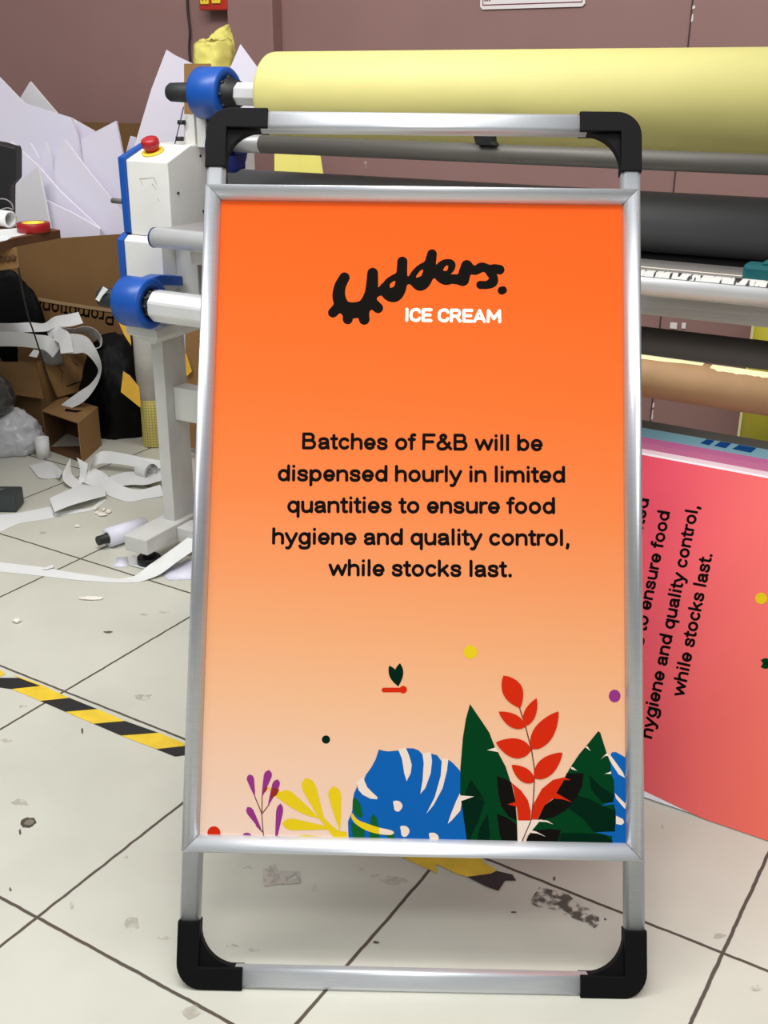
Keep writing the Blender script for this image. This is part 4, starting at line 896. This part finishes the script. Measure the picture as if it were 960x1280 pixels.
for t in (.71, .80, .89):
    b = MB(); p = q0.lerp(q1, t + .03); nfr = -bk_; b.lathe([(0, .009), (.004, .008), (.0045, .001)], p + nfr * .0005 + Vector((0, 0, -.024)), nfr, CARDIN, seg=14); b.build('drawer_hole', dr, M=Matrix.Translation(-dk.location))
for (x, y) in ((-1.73, 2.66), (-1.73, 3.37)):
    b = MB(); b.box(x, x + .045, y, y + .045, 0, dz - .022, WOODD, bev=.003); lw(dk, b, 'leg')
b = MB(); b.box(-1.62, -1.598, 2.86, 3.2, 0, dz - .022, WOODD, bev=.003); lw(dk, b, 'side_panel')
# things on the desk
pp = [g(*q, dz + .0005) for q in ((52, 288.5), (18, 296), (-20, 303), (-40, 290), (30, 284.5))]
b = MB(); b.face(pp, PAPER); b.bm.normal_update(); loose(b, 'paper_sheet', 'white paper sheet lying on the desk under the red tape roll', 'paper', solid=.0004)
pp = [g(*q, dz + .0016) for q in ((17, 295.5), (8, 300.5), (-15, 304), (-12, 298), (4, 294.5))]
b = MB(); b.face(pp, mat('translucent_white_film', (232, 236, 236), .3)); loose(b, 'plastic_film', 'scrap of shiny white film on the desk corner, left of the red tape roll', 'film', solid=.0006)
tp_ = g(37, 292.3, dz + .0012) + Vector((0, .042, 0)); b = MB(); b.lathe([(0, .030), (0, .043), (.002, .0445), (.022, .0445), (.024, .043), (.024, .030)], tp_, (0, 0, 1), DRED, seg=40, caps=False)
tr = loose(b, 'tape_roll', 'roll of red tape with a yellow core lying on the desk', 'tape')
b = MB(); b.lathe([(0, .026), (0, .0302), (.0245, .0302), (.0245, .026), (0, .026)], tp_, (0, 0, 1), YEL, seg=40, caps=False); b.build('core', tr, M=Matrix.Translation(-tr.location))
c0 = g(11.5, 286.5, dz + .001) + Vector((0, .02, .0235)); axd = Vector((-.72, .42, 0)); b = MB()
b.lathe([(0, .0185), (0, .0232), (.20, .0232), (.20, .0180), (0, .0180)], c0, axd, PAPER, seg=36, caps=False); loose(b, 'paper_tube', 'hollow white paper tube lying on the desk, open end facing right', 'tube')
# dark case at the picture edge, standing on the desk
b = MB(); Yc = 3.30
pc = [atY(x, y, Yc) for x, y in ((-60, 170), (0, 179.5), (15, 184), (18, 183.5), (20, 190), (20, 224), (12, 233), (12, 279), (-60, 279))]
pc = [(p.x, max(p.z, dz + .0005)) for p in pc]
b.prism(pc, Yc, Yc + .06, BLACKM, axes=(0, 2, 1), bev=.004); loose(b, 'dark_case', 'black boxy case standing on the desk, cut off by the left edge', 'case')
b = MB(); cp = [atY(x, y, Yc - .014) for x, y in ((-20, 260), (-4, 250), (6, 249), (14, 254), (16.5, 262), (10, 260), (2, 262), (-10, 268), (-25, 278))]
for p in cp: p.z = max(p.z, dz + .004)
b.tube(cp, .0018, mat('pale_cable', (150, 148, 144), .5)); loose(b, 'thin_cable', 'thin pale cable looping in front of the black case on the desk', 'cable')
b = MB(); b.tube([atY(*q) for q in ((20, 318, 3.02), (25, 345, 3.1), (29, 368, 3.2), (35, 395, 3.32), (42, 415, 3.4), (50, 440, 3.45), (57, 462, 3.47), (62, 478, 3.47))], .0026, CABLE); loose(b, 'hanging_cable', 'dark cable hanging from the desk down into the open carton of strips', 'cable')

# open carton with paper strips
bx = thing('strip_carton', 'open brown carton heaped with white paper strips under the desk', 'box', (-1.22, 3.55, 0))
f1 = g(57, 548); top = atY(58, 453, f1.y).z; Yb = f1.y; xr = f1.x; xl = xr - .42; r1 = Vector((-1.02, Yb + .22, 0))
b = MB(); b.prism([(xl, .001), (xr, .001), (xr, top), (xl, top)], Yb, Yb + .005, CARD, axes=(0, 2, 1)); lw(bx, b, 'front_panel')
b = MB(); b.prism([(xr, Yb), (r1.x, r1.y), (r1.x - .005, r1.y + .003), (xr - .005, Yb + .005)], .001, top, CARDL, axes=(0, 1, 2)); lw(bx, b, 'right_panel')
b = MB(); b.prism([(xl, Yb + .22), (r1.x - .006, r1.y), (r1.x - .006, r1.y + .005), (xl, Yb + .225)], .001, top, CARD, axes=(0, 1, 2)); lw(bx, b, 'back_panel')
b = MB(); b.prism([(xl, Yb + .005), (xl + .005, Yb + .005), (xl + .005, Yb + .22), (xl, Yb + .22)], .001, top, CARD, axes=(0, 1, 2)); lw(bx, b, 'left_panel')
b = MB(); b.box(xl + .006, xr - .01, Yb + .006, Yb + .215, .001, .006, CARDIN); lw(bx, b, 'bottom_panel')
fl = [Vector((xl, Yb - .002, top)), Vector((xr - .003, Yb - .002, top - .002)), atY(55, 499, Yb - .07), atY(-90, 478, Yb - .07)]
b = MB(); b.face(fl, CARD); lw(bx, b, 'front_flap', ) if False else b.build('front_flap', bx, M=Matrix.Translation(-bx.location), solid=.005)
dv = (r1 - f1).normalized(); ov = Vector((dv.y, -dv.x, 0))
fl = [f1 + ov * .003 + dv * .02 + Vector((0, 0, top)), f1 + ov * .003 + dv * .2 + Vector((0, 0, top)), f1 + ov * .045 + dv * .2 + Vector((0, 0, top - .13)), f1 + ov * .045 + dv * .03 + Vector((0, 0, top - .12))]
b = MB(); b.face(fl, CARDL); sf = b.build('side_flap', bx, M=Matrix.Translation(-bx.location), solid=.005)
b = MB()
for pts in ([(.2, .3), (.35, .55), (.3, .7)], [(.45, .35), (.6, .7)], [(.65, .3), (.8, .6), (.7, .75)], [(.3, .2), (.75, .22)]):
    for q0_, q1_ in zip(pts[:-1], pts[1:]):
        A = fl[0].lerp(fl[1], q0_[0]).lerp(fl[3].lerp(fl[2], q0_[0]), 1 - q0_[1]); B = fl[0].lerp(fl[1], q1_[0]).lerp(fl[3].lerp(fl[2], q1_[0]), 1 - q1_[1])
        o_ = ov * .005 + Vector((0, 0, .002)); w_ = Vector((0, 0, .003)); b.face([A + o_, B + o_, B + o_ + w_, A + o_ + w_], INK)
b.build('printed_marks', sf, M=Matrix.Translation(-bx.location))
def ribbon(label, pairs, group, m=PAPER, name='paper_strip', sub=8):
    b = MB(); b.strip(pairs, m, sub=sub); return loose(b, name, label, 'paper strip', group, solid=.0007)
def py_(a, b_, Y): return (atY(*a, Y), atY(*b_, Y))
SG = 'white paper strips in the carton'
ribbon('white paper strip along the top of the heap with a folded end pointing up right', [py_((-20, 404), (-20, 415), 3.60), py_((15, 404), (15, 416), 3.58), (atY(38, 403, 3.6), atY(38, 415, 3.56)), (atY(55, 404, 3.64), atY(58, 414, 3.58)), (atY(68, 396, 3.66), atY(70, 409, 3.6)), (atY(84, 393, 3.68), atY(88, 408, 3.62)), (atY(98, 390, 3.68), atY(104, 404, 3.66))], SG)
ribbon('broad flat white paper strip lying over the carton front edge', [py_((-20, 415), (-20, 433), 3.53), py_((20, 415), (18, 433), 3.53), py_((45, 418), (42, 435), 3.53), (atY(63, 421, 3.54), atY(56, 438, 3.52)), (atY(76, 434, 3.56), atY(66, 447, 3.53))], SG)
ribbon('white paper strip curling into an open loop at the right of the heap', [(atY(58, 412, 3.6), atY(62, 424, 3.58)), (atY(72, 408, 3.6), atY(74, 418, 3.58)), (atY(90, 411, 3.58), atY(90, 416, 3.66)), (atY(104, 408, 3.56), atY(106, 416, 3.66)), (atY(118, 411, 3.56), atY(112, 420, 3.68)), (atY(127, 422, 3.56), atY(118, 427, 3.68)), (atY(126, 433, 3.56), atY(120, 433, 3.66)), (atY(117, 437, 3.56), atY(113, 434, 3.62))], SG)
ribbon('long white paper strip bowing out of the carton and down to the small box', [(atY(72, 420, 3.56), atY(76, 442, 3.54)), (atY(90, 417, 3.54), atY(94, 442, 3.52)), (atY(108, 421, 3.51), atY(104, 441, 3.51)), (atY(119, 435, 3.49), atY(111, 445, 3.5)), (atY(125, 449, 3.48), atY(120, 456, 3.5)), (atY(126.5, 463, 3.47), atY(122.5, 466, 3.5)), (atY(121, 481, 3.46), atY(113, 480, 3.5)), (atY(107, 500, 3.46), atY(97, 491, 3.5)), (atY(90, 510, 3.47), atY(78, 505, 3.5)), (atY(70, 518, 3.48), atY(61, 521, 3.50))], SG)
ribbon('short crumpled white strip with a torn end hanging over the carton front', [(atY(66, 424, 3.55), atY(72, 410, 3.6)), (atY(74, 430, 3.52), atY(86, 416, 3.53)), (atY(76, 442, 3.50), atY(92, 440, 3.51))], SG)
ribbon('small white strip end sticking out low over the carton front edge', [(atY(42, 437, 3.53), atY(50, 438, 3.53)), (atY(36, 445, 3.51), atY(46, 447, 3.51))], SG)
b = MB(); b.lathe([(0, .026), (0, .034), (.06, .034), (.06, .026), (0, .026)], atY(53, 447, 3.60), (.9, .3, .1), mat('grey_roll_end', (150, 148, 146), .5), seg=30, caps=False)
loose(b, 'paper_ring', 'small grey-white paper ring lying in the carton under the strips', 'roll')

# lumps: bin bag, added shade lump and clear bag
def lump(name, label, cat, c, r, m, seed=3, amp=.13, n=5, flat=0.0, group=None, freq=2.2):
    from mathutils import noise as nz
    b = MB(); bmesh.ops.create_icosphere(b.bm, subdivisions=n, radius=1.0); b.mi(m); off = Vector((seed * 3.1, seed * 1.7, seed))
    for v in b.bm.verts:
        d = v.co.normalized(); k = 1 + amp * nz.noise(d * freq + off) + amp * .6 * abs(nz.noise(d * freq * 2.3 + off)) + amp * .25 * nz.noise(d * freq * 6 + off)
        v.co = Vector((d.x * r[0] * k, d.y * r[1] * k, d.z * r[2] * k)) + Vector(c); v.co.z = max(v.co.z, .001)
    for f in b.bm.faces: f.smooth = True
    return loose(b, name, label, cat, group)
lump('black_bag_or_shade', 'black plastic bag slumped between the carton of strips and the grid paper roll', 'bag', (-.895, 3.64, .135), (.122, .13, .20), BAG, seed=3, amp=.10)
lump('black_bag_or_shade', 'added black lump standing for the shade under the desk, left of the lettered carton', 'bag', (-1.30, 3.805, .24), (.14, .035, .27), BAG, seed=8, amp=.06)  # made-up lump that gives the shade under the desk a black shape
CLR = mat('cloudy_plastic_film', (196, 198, 202), .25, noise=.1, scale=20, bump=.5)
lump('plastic_bag', 'cloudy plastic bag of white rolls on the floor at the left edge', 'bag', (-1.20, 3.42, .055), (.105, .075, .085), CLR, seed=5, amp=.16)
b = MB(); p = g(52, 575); b.lathe([(0, .018), (0, .022), (.065, .022), (.065, .018), (0, .018)], p + Vector((0, .024, .001)), (0, 0, 1), PAPER, seg=28, caps=False); loose(b, 'small_roll', 'small white roll standing between the plastic bag and the small box', 'roll')
b = MB(); p = atY(4, 553, 3.36); b.lathe([(0, .01), (0, .040), (.012, .046), (.14, .046), (.15, .040), (.15, .01)], Vector((p.x - .19, 3.33, .0475)), (1, .05, 0), PAPER, seg=36); loose(b, 'white_roll', 'fat white roll lying at the foot of the plastic bag, cut by the left edge', 'roll')
# grey jug
GL_ = bpy.data.materials.new('dark_glass'); GL_.use_nodes = True; gb = GL_.node_tree.nodes['Principled BSDF']; gb.inputs['Base Color'].default_value = rgb(120, 122, 118); gb.inputs['Roughness'].default_value = .08; gb.inputs['Transmission Weight'].default_value = .75
b = MB(); jc = atY(-8, 500, 3.38); b.lathe([(0, .02), (0, .045), (.012, .06), (.05, .072), (.09, .064), (.118, .036), (.128, .026), (.15, .025), (.153, .028), (.158, .028), (.158, .022), (.15, .021), (.125, .022), (.088, .06), (.05, .068), (.014, .055), (.006, .02)], (jc.x - .01, 3.40, .135), (0, 0, 1), GL_, seg=40)
loose(b, 'glass_jug', 'round dark glass jug at the left edge above the plastic bag', 'jug')
# small open box
sb = thing('small_box', 'small brown cardboard box lying open on the floor, among white strips', 'box', (-1.02, 3.4, 0))
A, B_, C_ = g(58, 562), g(103, 579), g(127, 557); D_ = A + (C_ - B_); hb2 = atY(104, 530, B_.y).z
def wallp(p, q, name, m, h0=.001, h1=None, th=.003, parent=sb):
    d = (q - p).normalized(); n_ = Vector((-d.y, d.x, 0)) * th; b = MB(); b.prism([(p.x, p.y), (q.x, q.y), ((q + n_).x, (q + n_).y), ((p + n_).x, (p + n_).y)], h0, h1 or hb2, m, axes=(0, 1, 2)); return lw(parent, b, name)
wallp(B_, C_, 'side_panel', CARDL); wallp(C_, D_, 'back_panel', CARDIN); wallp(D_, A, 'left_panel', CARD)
b = MB(); b.prism([(p.x, p.y) for p in (A, B_, C_, D_)], hb2, hb2 + .003, CARDL, axes=(0, 1, 2)); tpn = lw(sb, b, 'top_panel')
b = MB(); b.prism([(p.x, p.y) for p in (A, A.lerp(B_, .97), A.lerp(B_, .97) + (C_ - B_) * .9, D_.lerp(C_, .0) * .1 + A * .9)], .001, .004, CARDIN, axes=(0, 1, 2)); lw(sb, b, 'bottom_panel')
b = MB(); e_ = (C_ - B_); f_ = (B_ - A)
mk = lambda s_, t: A + f_ * s_ + e_ * t + Vector((0, 0, hb2 + .0035))
b.face([mk(.45, .30), mk(.72, .42), mk(.80, .62), mk(.62, .50), mk(.42, .45)], INK); b.build('printed_arrow', tpn, M=Matrix.Translation(-sb.location))
# tool case
A = g(21, 641); b = MB(); b.box(A.x - .30, A.x, A.y, A.y + .075, .001, .052, DGREEN, bev=.006); tc_ = loose(b, 'tool_case', 'dark grey tool case on the tiles, cut off by the left edge', 'case')
b = MB(); b.cyl((A.x - .05, A.y + .04, .052), (A.x - .05, A.y + .04, .056), .008, STEELD, seg=16); b.build('lid_stud', tc_, M=Matrix.Translation(-tc_.location))
# leaning tube of yellow grid paper
def grid_mat(name, base, linec):
    m = mat(name, base, .6); nt = m.node_tree; N = nt.nodes; L = nt.links; b = N['Principled BSDF']; tc = N.new('ShaderNodeTexCoord'); br = N.new('ShaderNodeTexBrick')
    br.offset = 0; br.inputs['Scale'].default_value = 27; br.inputs['Mortar Size'].default_value = .07; br.inputs['Brick Width'].default_value = 1; br.inputs['Row Height'].default_value = 1
    br.inputs['Color1'].default_value = rgb(*base); br.inputs['Color2'].default_value = rgb(*base); br.inputs['Mortar'].default_value = rgb(*linec)
    L.new(tc.outputs['UV'], br.inputs['Vector']); L.new(br.outputs['Color'], b.inputs['Base Color']); return m
GRID = grid_mat('yellow_grid_paper', (250, 238, 146), (186, 164, 66)); OGRID = mat('orange_yellow_grid_paper', (216, 166, 40), .6, noise=.12, scale=30)
p0_ = g(190, 560) + Vector((0, .03, 0)); p1_ = atY(181, 400, 3.52); axg = (p1_ - p0_); Lg = axg.length
b = MB(); b.lathe([(0, .030), (0, .034), (Lg * 1.1, .034), (Lg * 1.1, .030), (0, .030)], p0_ + Vector((0, 0, .0005)), axg, GRID, seg=40, caps=False)
uvl = b.bm.loops.layers.uv.new('UVMap')
for f in b.bm.faces:
    for l in f.loops:
        r_ = l.vert.co - p0_; t_ = r_.dot(axg.normalized()); a_ = math.atan2((r_ - axg.normalized() * t_).y, (r_ - axg.normalized() * t_).x); l[uvl].uv = (a_ * .034 * 4, t_ * 4)
gr = loose(b, 'grid_paper_tube', 'upright tube of yellow grid paper in a grey-white sleeve, behind the laminator post', 'tube')
b = MB(); b.lathe([(.155, .0345), (.165, .038), (Lg * .6, .042), (Lg * 1.02, .042), (Lg * 1.03, .0345)], p0_ + Vector((0, 0, .0005)), axg, mat('grey_white_sleeve', (172, 168, 160), .6, noise=.18, scale=12), seg=40, caps=False)
sl = b.build('grey_sleeve', gr, M=Matrix.Translation(-gr.location)); sl['label'] = 'grey-white plastic sleeve'
YS = 'torn yellow grid paper scraps'
slab('grid_scrap', 'torn yellow grid scrap beside the lower blue shaft holder', 'paper', [(146, 398), (154, 388), (161, 400), (164, 432), (156, 420)], 3.56, th=.0008, face_m=OGRID, edge_m=OGRID, group=YS, k=.3)
slab('grid_scrap', 'torn yellow grid scrap halfway down, against the black bag', 'paper', [(154, 464), (162, 469), (174, 484), (176, 510), (166, 502), (151, 490)], 3.50, th=.0008, face_m=OGRID, edge_m=OGRID, group=YS, k=.3)
slab('grid_scrap', 'torn yellow grid scrap right of the laminator post', 'paper', [(224, 420), (229, 430), (240, 464), (234, 470), (228, 460), (222, 440)], 3.44, th=.0008, face_m=OGRID, edge_m=OGRID, group=YS, k=.3)
slab('liner_scrap', 'pale yellow paper standing on the floor right of the laminator post', 'paper', [(226, 520), (262, 522), (262, 562), (244, 560), (226, 553)], 3.46, th=.001, face_m=YPAPER, edge_m=CREAM, k=.1, zmin=.001)

# paper strips on the floor
FG = 'white paper strips on the floor'
def pr_(a, b_, za=.001, zb=None): return (g(*a, za), g(*b_, za if zb is None else zb))
ribbon('white strip on the floor at the left edge, nearer the tool case', [pr_((-30, 647), (-30, 674)), pr_((0, 643.5), (0, 665)), pr_((18, 642), (22, 655)), pr_((45, 637), (45, 651)), pr_((64, 633), (69, 647))], FG)
ribbon('flat broad white strip with a square end, in front of the tangled loops', [pr_((62, 623), (68, 640), .022), pr_((84, 613), (88, 632), .024), pr_((105, 606), (112, 625), .022), pr_((132, 612), (132, 620), .012)], FG)
ribbon('thin white strip curving under the flat broad one', [pr_((66, 642), (68, 646)), pr_((95, 637), (96, 641)), pr_((115, 634), (117, 637)), pr_((128, 622), (133, 625))], FG)
ribbon('white curled scrap in front of the small box', [pr_((36.5, 582), (48, 597), .004), pr_((50, 579), (58, 598.5), .002), pr_((63, 577), (70, 597.5), .003), pr_((78, 589), (74, 598), .016)], FG)
ribbon('white strip standing up in a V, left leg, by the small box', [pr_((88, 572), (78, 592), .05, .03), pr_((90, 592), (80, 602), .02), pr_((103, 605), (92, 611), .003)], FG)
ribbon('white strip standing up in a V, right leg, by the small box', [pr_((96, 572), (110, 580), .05, .04), pr_((100, 588), (108, 592), .025), pr_((98, 604), (106, 603), .004)], FG)
ribbon('wide white strip looping round in front of the black bag', [pr_((205, 576), (205, 585), .05, .03), pr_((182, 572.5), (180, 585), .055, .03), pr_((150, 566), (148, 580), .06, .03), pr_((128, 564), (124, 580), .06, .025), pr_((117, 572), (113, 588), .05, .015), pr_((112, 588), (104, 602), .035, .005), pr_((119, 586), (120, 609), .03, .003), pr_((131, 592), (137, 620), .025, .002), pr_((152, 607), (160, 627), .02, .001), pr_((175, 612), (180, 624), .016, .001), pr_((200, 606), (205, 620), .02, .002)], FG)
ribbon('short white strip lying inside the wide loop', [pr_((136, 596), (148, 608), .006), pr_((158, 590), (166, 606), .012), pr_((176, 590), (182, 606), .016), pr_((200, 586), (204, 600), .02)], FG)
def rollup(name, label, cat, c, ax, L_, r, m, turns=2.2):
    b = MB(); ax = Vector(ax).normalized(); up_ = Vector((0, 0, 1)); u_ = ax.cross(up_).normalized(); prs = []
    for k in range(40):
        a = turns * 2 * math.pi * k / 39; rr = r * (1 - .45 * k / 39); o_ = u_ * rr * math.cos(a) + up_ * rr * math.sin(a); prs.append((Vector(c) + o_, Vector(c) + o_ + ax * L_))
    b.strip(prs, m, sub=1); return loose(b, name, label, cat, solid=.0006)
rollup('rolled_strip', 'rolled-up end of white strip beside the laminator post', 'paper strip', g(190, 602) + Vector((0, 0, .030)), (-.6, .5, 0), .05, .027, PAPER)
ribbon('long white strip across the tiles from the left edge to the laminator foot', [pr_((-30, 699), (-30, 711)), pr_((0, 703), (0, 714.5)), pr_((52, 709), (56, 720.5)), pr_((86, 715), (90, 724.5)), pr_((120, 720), (122, 727)), pr_((146, 723.5), (150, 728.5)), pr_((158, 722), (164, 728), .001, .001), pr_((170, 719), (176, 727), .004, .001), pr_((187, 706), (198, 719), .02, .008), pr_((206, 693), (214, 708), .035, .02), pr_((224, 680), (226, 699), .05, .035), pr_((245, 664), (247, 685), .07, .05)], FG)
ribbon('little white strip lying across the long one near the left edge', [pr_((52, 711), (58, 712), .004), pr_((66, 706), (67, 709), .004)], FG)
# roll and papers by the laminator foot
a_, c_ = g(133, 688, 0), g(170, 676, 0); axr = (c_ - a_).normalized(); up2 = Vector((0, 0, 1))
b = MB(); b.lathe([(0, .015), (0, .0255), (.115, .0255), (.115, .015), (0, .015)], a_ + Vector((0, .02, .0262)), axr, PAPERB, seg=36, caps=False); wr = loose(b, 'paper_roll', 'short white paper roll on a black core, lying beside the laminator foot', 'paper roll')
b = MB(); b.cyl(a_ + Vector((0, .02, .0262)) - axr * .028, a_ + Vector((0, .02, .0262)) + axr * .12, .0125, BLACKM, seg=20); b.build('black_core', wr, M=Matrix.Translation(-wr.location))
PG = 'loose white papers under the laminator foot'
def sheet(label, px, m=PAPERB):
    b = MB(); f = b.face([g(x, y, z) for x, y, z in px], m); bmesh.ops.triangulate(b.bm, faces=[f]); 
    for q in b.bm.faces: q.smooth = True
    return loose(b, 'paper_scrap', label, 'paper', PG, solid=.0005)
sheet('small bluish white paper left of the laminator foot', [(142, 708.5, .001), (146, 697, .001), (160, 696, .001), (160, 708.5, .001)])
sheet('grey-white folded paper flap right under the laminator foot', [(160, 698, .004), (166, 694, .004), (180, 698, .004), (187, 706, .004), (180, 711, .003), (161, 706, .003)], PAPER)
sheet('white paper under the slanting strip, behind the laminator foot', [(178, 697, .0015), (205, 697, .0015), (228, 706, .0015), (214, 712, .0015), (196, 712, .0015)])
sheet('curled bluish white paper at the edge of the sign frame', [(200, 714, .001), (214, 712, .006), (236, 699, .02), (252, 704, .02), (252, 722, .002), (236, 724.5, .001), (210, 725, .001)])
# crumbs and chips
CR = mat('white_foam_crumb', (232, 226, 214), .7)
def crumb(label, x, y, s_, seed, cat='scrap', nm='foam_crumb', grp='white crumbs on the tiles'):
    rnd = random.Random(seed); b = MB(); bmesh.ops.create_icosphere(b.bm, subdivisions=2, radius=1); b.mi(CR); c = g(x, y)
    for v in b.bm.verts: v.co = Vector((v.co.x * s_[0] * rnd.uniform(.7, 1.2), v.co.y * s_[1] * rnd.uniform(.7, 1.2), v.co.z * s_[2])) + c + Vector((0, 0, s_[2]))
    return loose(b, nm, label, cat, grp)
for k, (x, y, sx, sy) in enumerate(((120, 637, .006, .010), (122, 643, .008, .006), (128, 645, .014, .008), (136, 641, .008, .011), (130, 639, .006, .006))):
    crumb('white crumb in the little heap on the tiles behind the laminator foot', x, y, (sx, sy, .005), k, grp='crumb heap behind the laminator foot')
crumb('single white crumb on the tiles left of the crumb heap', 97, 659, (.007, .006, .004), 11); crumb('dark-flecked white crumb near the left edge, below the long strip', 21, 778, (.010, .008, .005), 12)
crumb('flat pointed white chip on the tiles below the long strip', 113, 749, (.032, .009, .003), 13)

# floor tape, marks and stains
def flat(mbx, px, m, z): 
    f = mbx.face([g(x, y, z) for x, y in px], m); f.normal_update()
    if f.normal.z < 0: f.normal_flip()
def c7(p): return (p[0] / 2.56, 780 + p[1] / 2.56)
tb = MB()
for px, m in (([(-90, 110), (0, 146), (18, 160), (0, 168), (-90, 160)], TAPEY), ([(-90, 160), (0, 172), (60, 172), (130, 198), (38, 208), (0, 203), (-90, 175)], TAPEB), ([(60, 172), (40, 162), (118, 188), (222, 236), (130, 246), (38, 208), (130, 198)], TAPEY), ([(222, 236), (312, 272), (210, 281), (130, 246)], TAPEB),
              ([(312, 272), (400, 310), (300, 319), (210, 281)], TAPEY), ([(400, 310), (508, 348), (388, 357), (300, 319)], TAPEB), ([(508, 348), (590, 381), (590, 390), (500, 400), (388, 357)], TAPEY), ([(500, 400), (590, 390), (640, 412), (560, 424)], TAPEB)):
    flat(tb, [c7(p) for p in px], m, .0009)
P_, Q_ = g(250, 943, .0009), g(545, 1078, .0009); tn = (Q_ - P_).normalized(); tw = Vector((-tn.y, tn.x, 0)) * .021; Lt = (Q_ - P_).length; n = 7
for k in range(n):
    a = P_ + tn * Lt * k / n; b_ = P_ + tn * Lt * (k + 1) / n; sk_ = tn * .03
    f = tb.face([a + tw - sk_ * .5, a - tw + sk_ * .5, b_ - tw + sk_ * .5, b_ + tw - sk_ * .5], TAPEY if k % 2 == 0 else TAPEB); f.normal_update()
    if f.normal.z < 0: f.normal_flip()
def c8(p): return (520 + p[0] / 3.692, 1060 + p[1] / 3.692)
flat(tb, [c8(p) for p in ((50, 20), (280, 20), (320, 70), (372, 100), (345, 118), (300, 128), (235, 131), (190, 120), (150, 100), (118, 84), (90, 74), (55, 72))], TAPEY, .0012)
flat(tb, [c8(p) for p in ((235, 133), (345, 118), (372, 105), (445, 122), (463, 150), (412, 150), (380, 197), (325, 178), (280, 155))], TAPEB, .0013)
tag(tb.build('floor_tape'), 'black and yellow striped warning tape stuck across the floor tiles', 'tape')
def smear_mat(name, c, lo, hi, scale=60):
    m = mat(name, c, .8); nt = m.node_tree; N = nt.nodes; L = nt.links; b = N['Principled BSDF']; tc = N.new('ShaderNodeTexCoord'); n_ = N.new('ShaderNodeTexNoise'); n_.inputs['Scale'].default_value = scale; n_.inputs['Detail'].default_value = 6
    mr = N.new('ShaderNodeMapRange'); mr.inputs['From Min'].default_value = lo; mr.inputs['From Max'].default_value = hi; L.new(tc.outputs['Object'], n_.inputs['Vector']); L.new(n_.outputs['Fac'], mr.inputs['Value']); L.new(mr.outputs[0], b.inputs['Alpha']); return m
SM1 = smear_mat('dark_glue_residue', (92, 86, 78), .42, .58, 70); SM2 = smear_mat('grey_glue_residue', (186, 181, 172), .36, .50, 50); SM3 = smear_mat('faint_grey_stain', (186, 180, 166), .42, .75, 40)
sb_ = MB(); flat(sb_, [c8(p) for p in ((530, 235), (570, 180), (620, 190), (700, 210), (760, 265), (800, 280), (845, 320), (845, 350), (825, 370), (760, 335), (690, 310), (660, 290), (600, 275), (560, 270), (530, 255))], SM1, .0010); tag(sb_.build('glue_residue'), 'dark peeling tape residue on the tiles inside the lower right of the sign', 'stain')
sb_ = MB(); flat(sb_, [(330, 1084), (345, 1080), (347, 1088), (375, 1089), (377, 1104), (345, 1106), (330, 1108), (328, 1098)], SM2, .0010); tag(sb_.build('glue_residue'), 'pale grey torn tape residue on the tiles inside the lower left of the sign', 'stain')
sb_ = MB()
cxy = g(35, 1028, .001); 
for rr, m_ in ((.0135, mat('dark_floor_hole', (72, 66, 56), .9)), (.008, mat('grey_floor_hole_centre', (120, 114, 100), .9))):
    n = 16; f = sb_.face([cxy + Vector((rr * math.cos(k * 2 * math.pi / n) * random.uniform(.85, 1.1) + (.002 if rr < .01 else 0), rr * math.sin(k * 2 * math.pi / n) * random.uniform(.8, 1.1), .0003 if rr < .01 else 0)) for k in range(n)], m_)
tag(sb_.build('floor_hole'), 'small dark round chip in the tile near the left edge', 'stain')
st = MB(); rs = random.Random(21)
SPOT = mat('dark_floor_speck', (92, 84, 74), .9)
for (x, y, w_, h_, m_) in ((178, 871, 26, 9, SM3), (28, 883, 12, 5, SM3), (8, 925, 14, 6, SM3), (25, 1003, 26, 9, SM3), (103, 913, 3, 8, SPOT), (13, 1112, 3, 6, SPOT), (25, 1040, 3, 8, SPOT), (165, 1155, 20, 26, SM3), (205, 1172, 26, 6, SM3), (290, 1182, 18, 5, SM3), (318, 1187, 18, 8, SM3), (90, 1130, 5, 14, SM3), (470, 1178, 9, 4, SPOT), (490, 1100, 40, 12, SM3), (470, 1095, 14, 6, SM3), (310, 1085, 12, 5, SM3), (642, 1140, 8, 3, SPOT), (758, 1148, 8, 5, SM1), (693, 1098, 3, 6, SPOT), (828, 1035, 5, 10, SM3), (900, 1170, 20, 8, SM3), (945, 1235, 20, 8, SM3), (135, 790, 12, 3, SPOT), (205, 765, 18, 4, SM3), (180, 768, 12, 3, SM3), (55, 666, 16, 4, SM3), (240, 1265, 30, 20, SM3), (155, 1070, 16, 6, SM3)):
    n = 10; f = st.face([g(x + w_ / 2 * math.cos(k * 2 * math.pi / n) * rs.uniform(.6, 1.2), y + h_ / 2 * math.sin(k * 2 * math.pi / n) * rs.uniform(.6, 1.2), .0006) for k in range(n)], m_); f.normal_update()
    if f.normal.z < 0: f.normal_flip()
o = st.build('floor_stains'); tag(o, 'scattered grey stains and specks on the floor tiles', 'stain', kind='stuff')
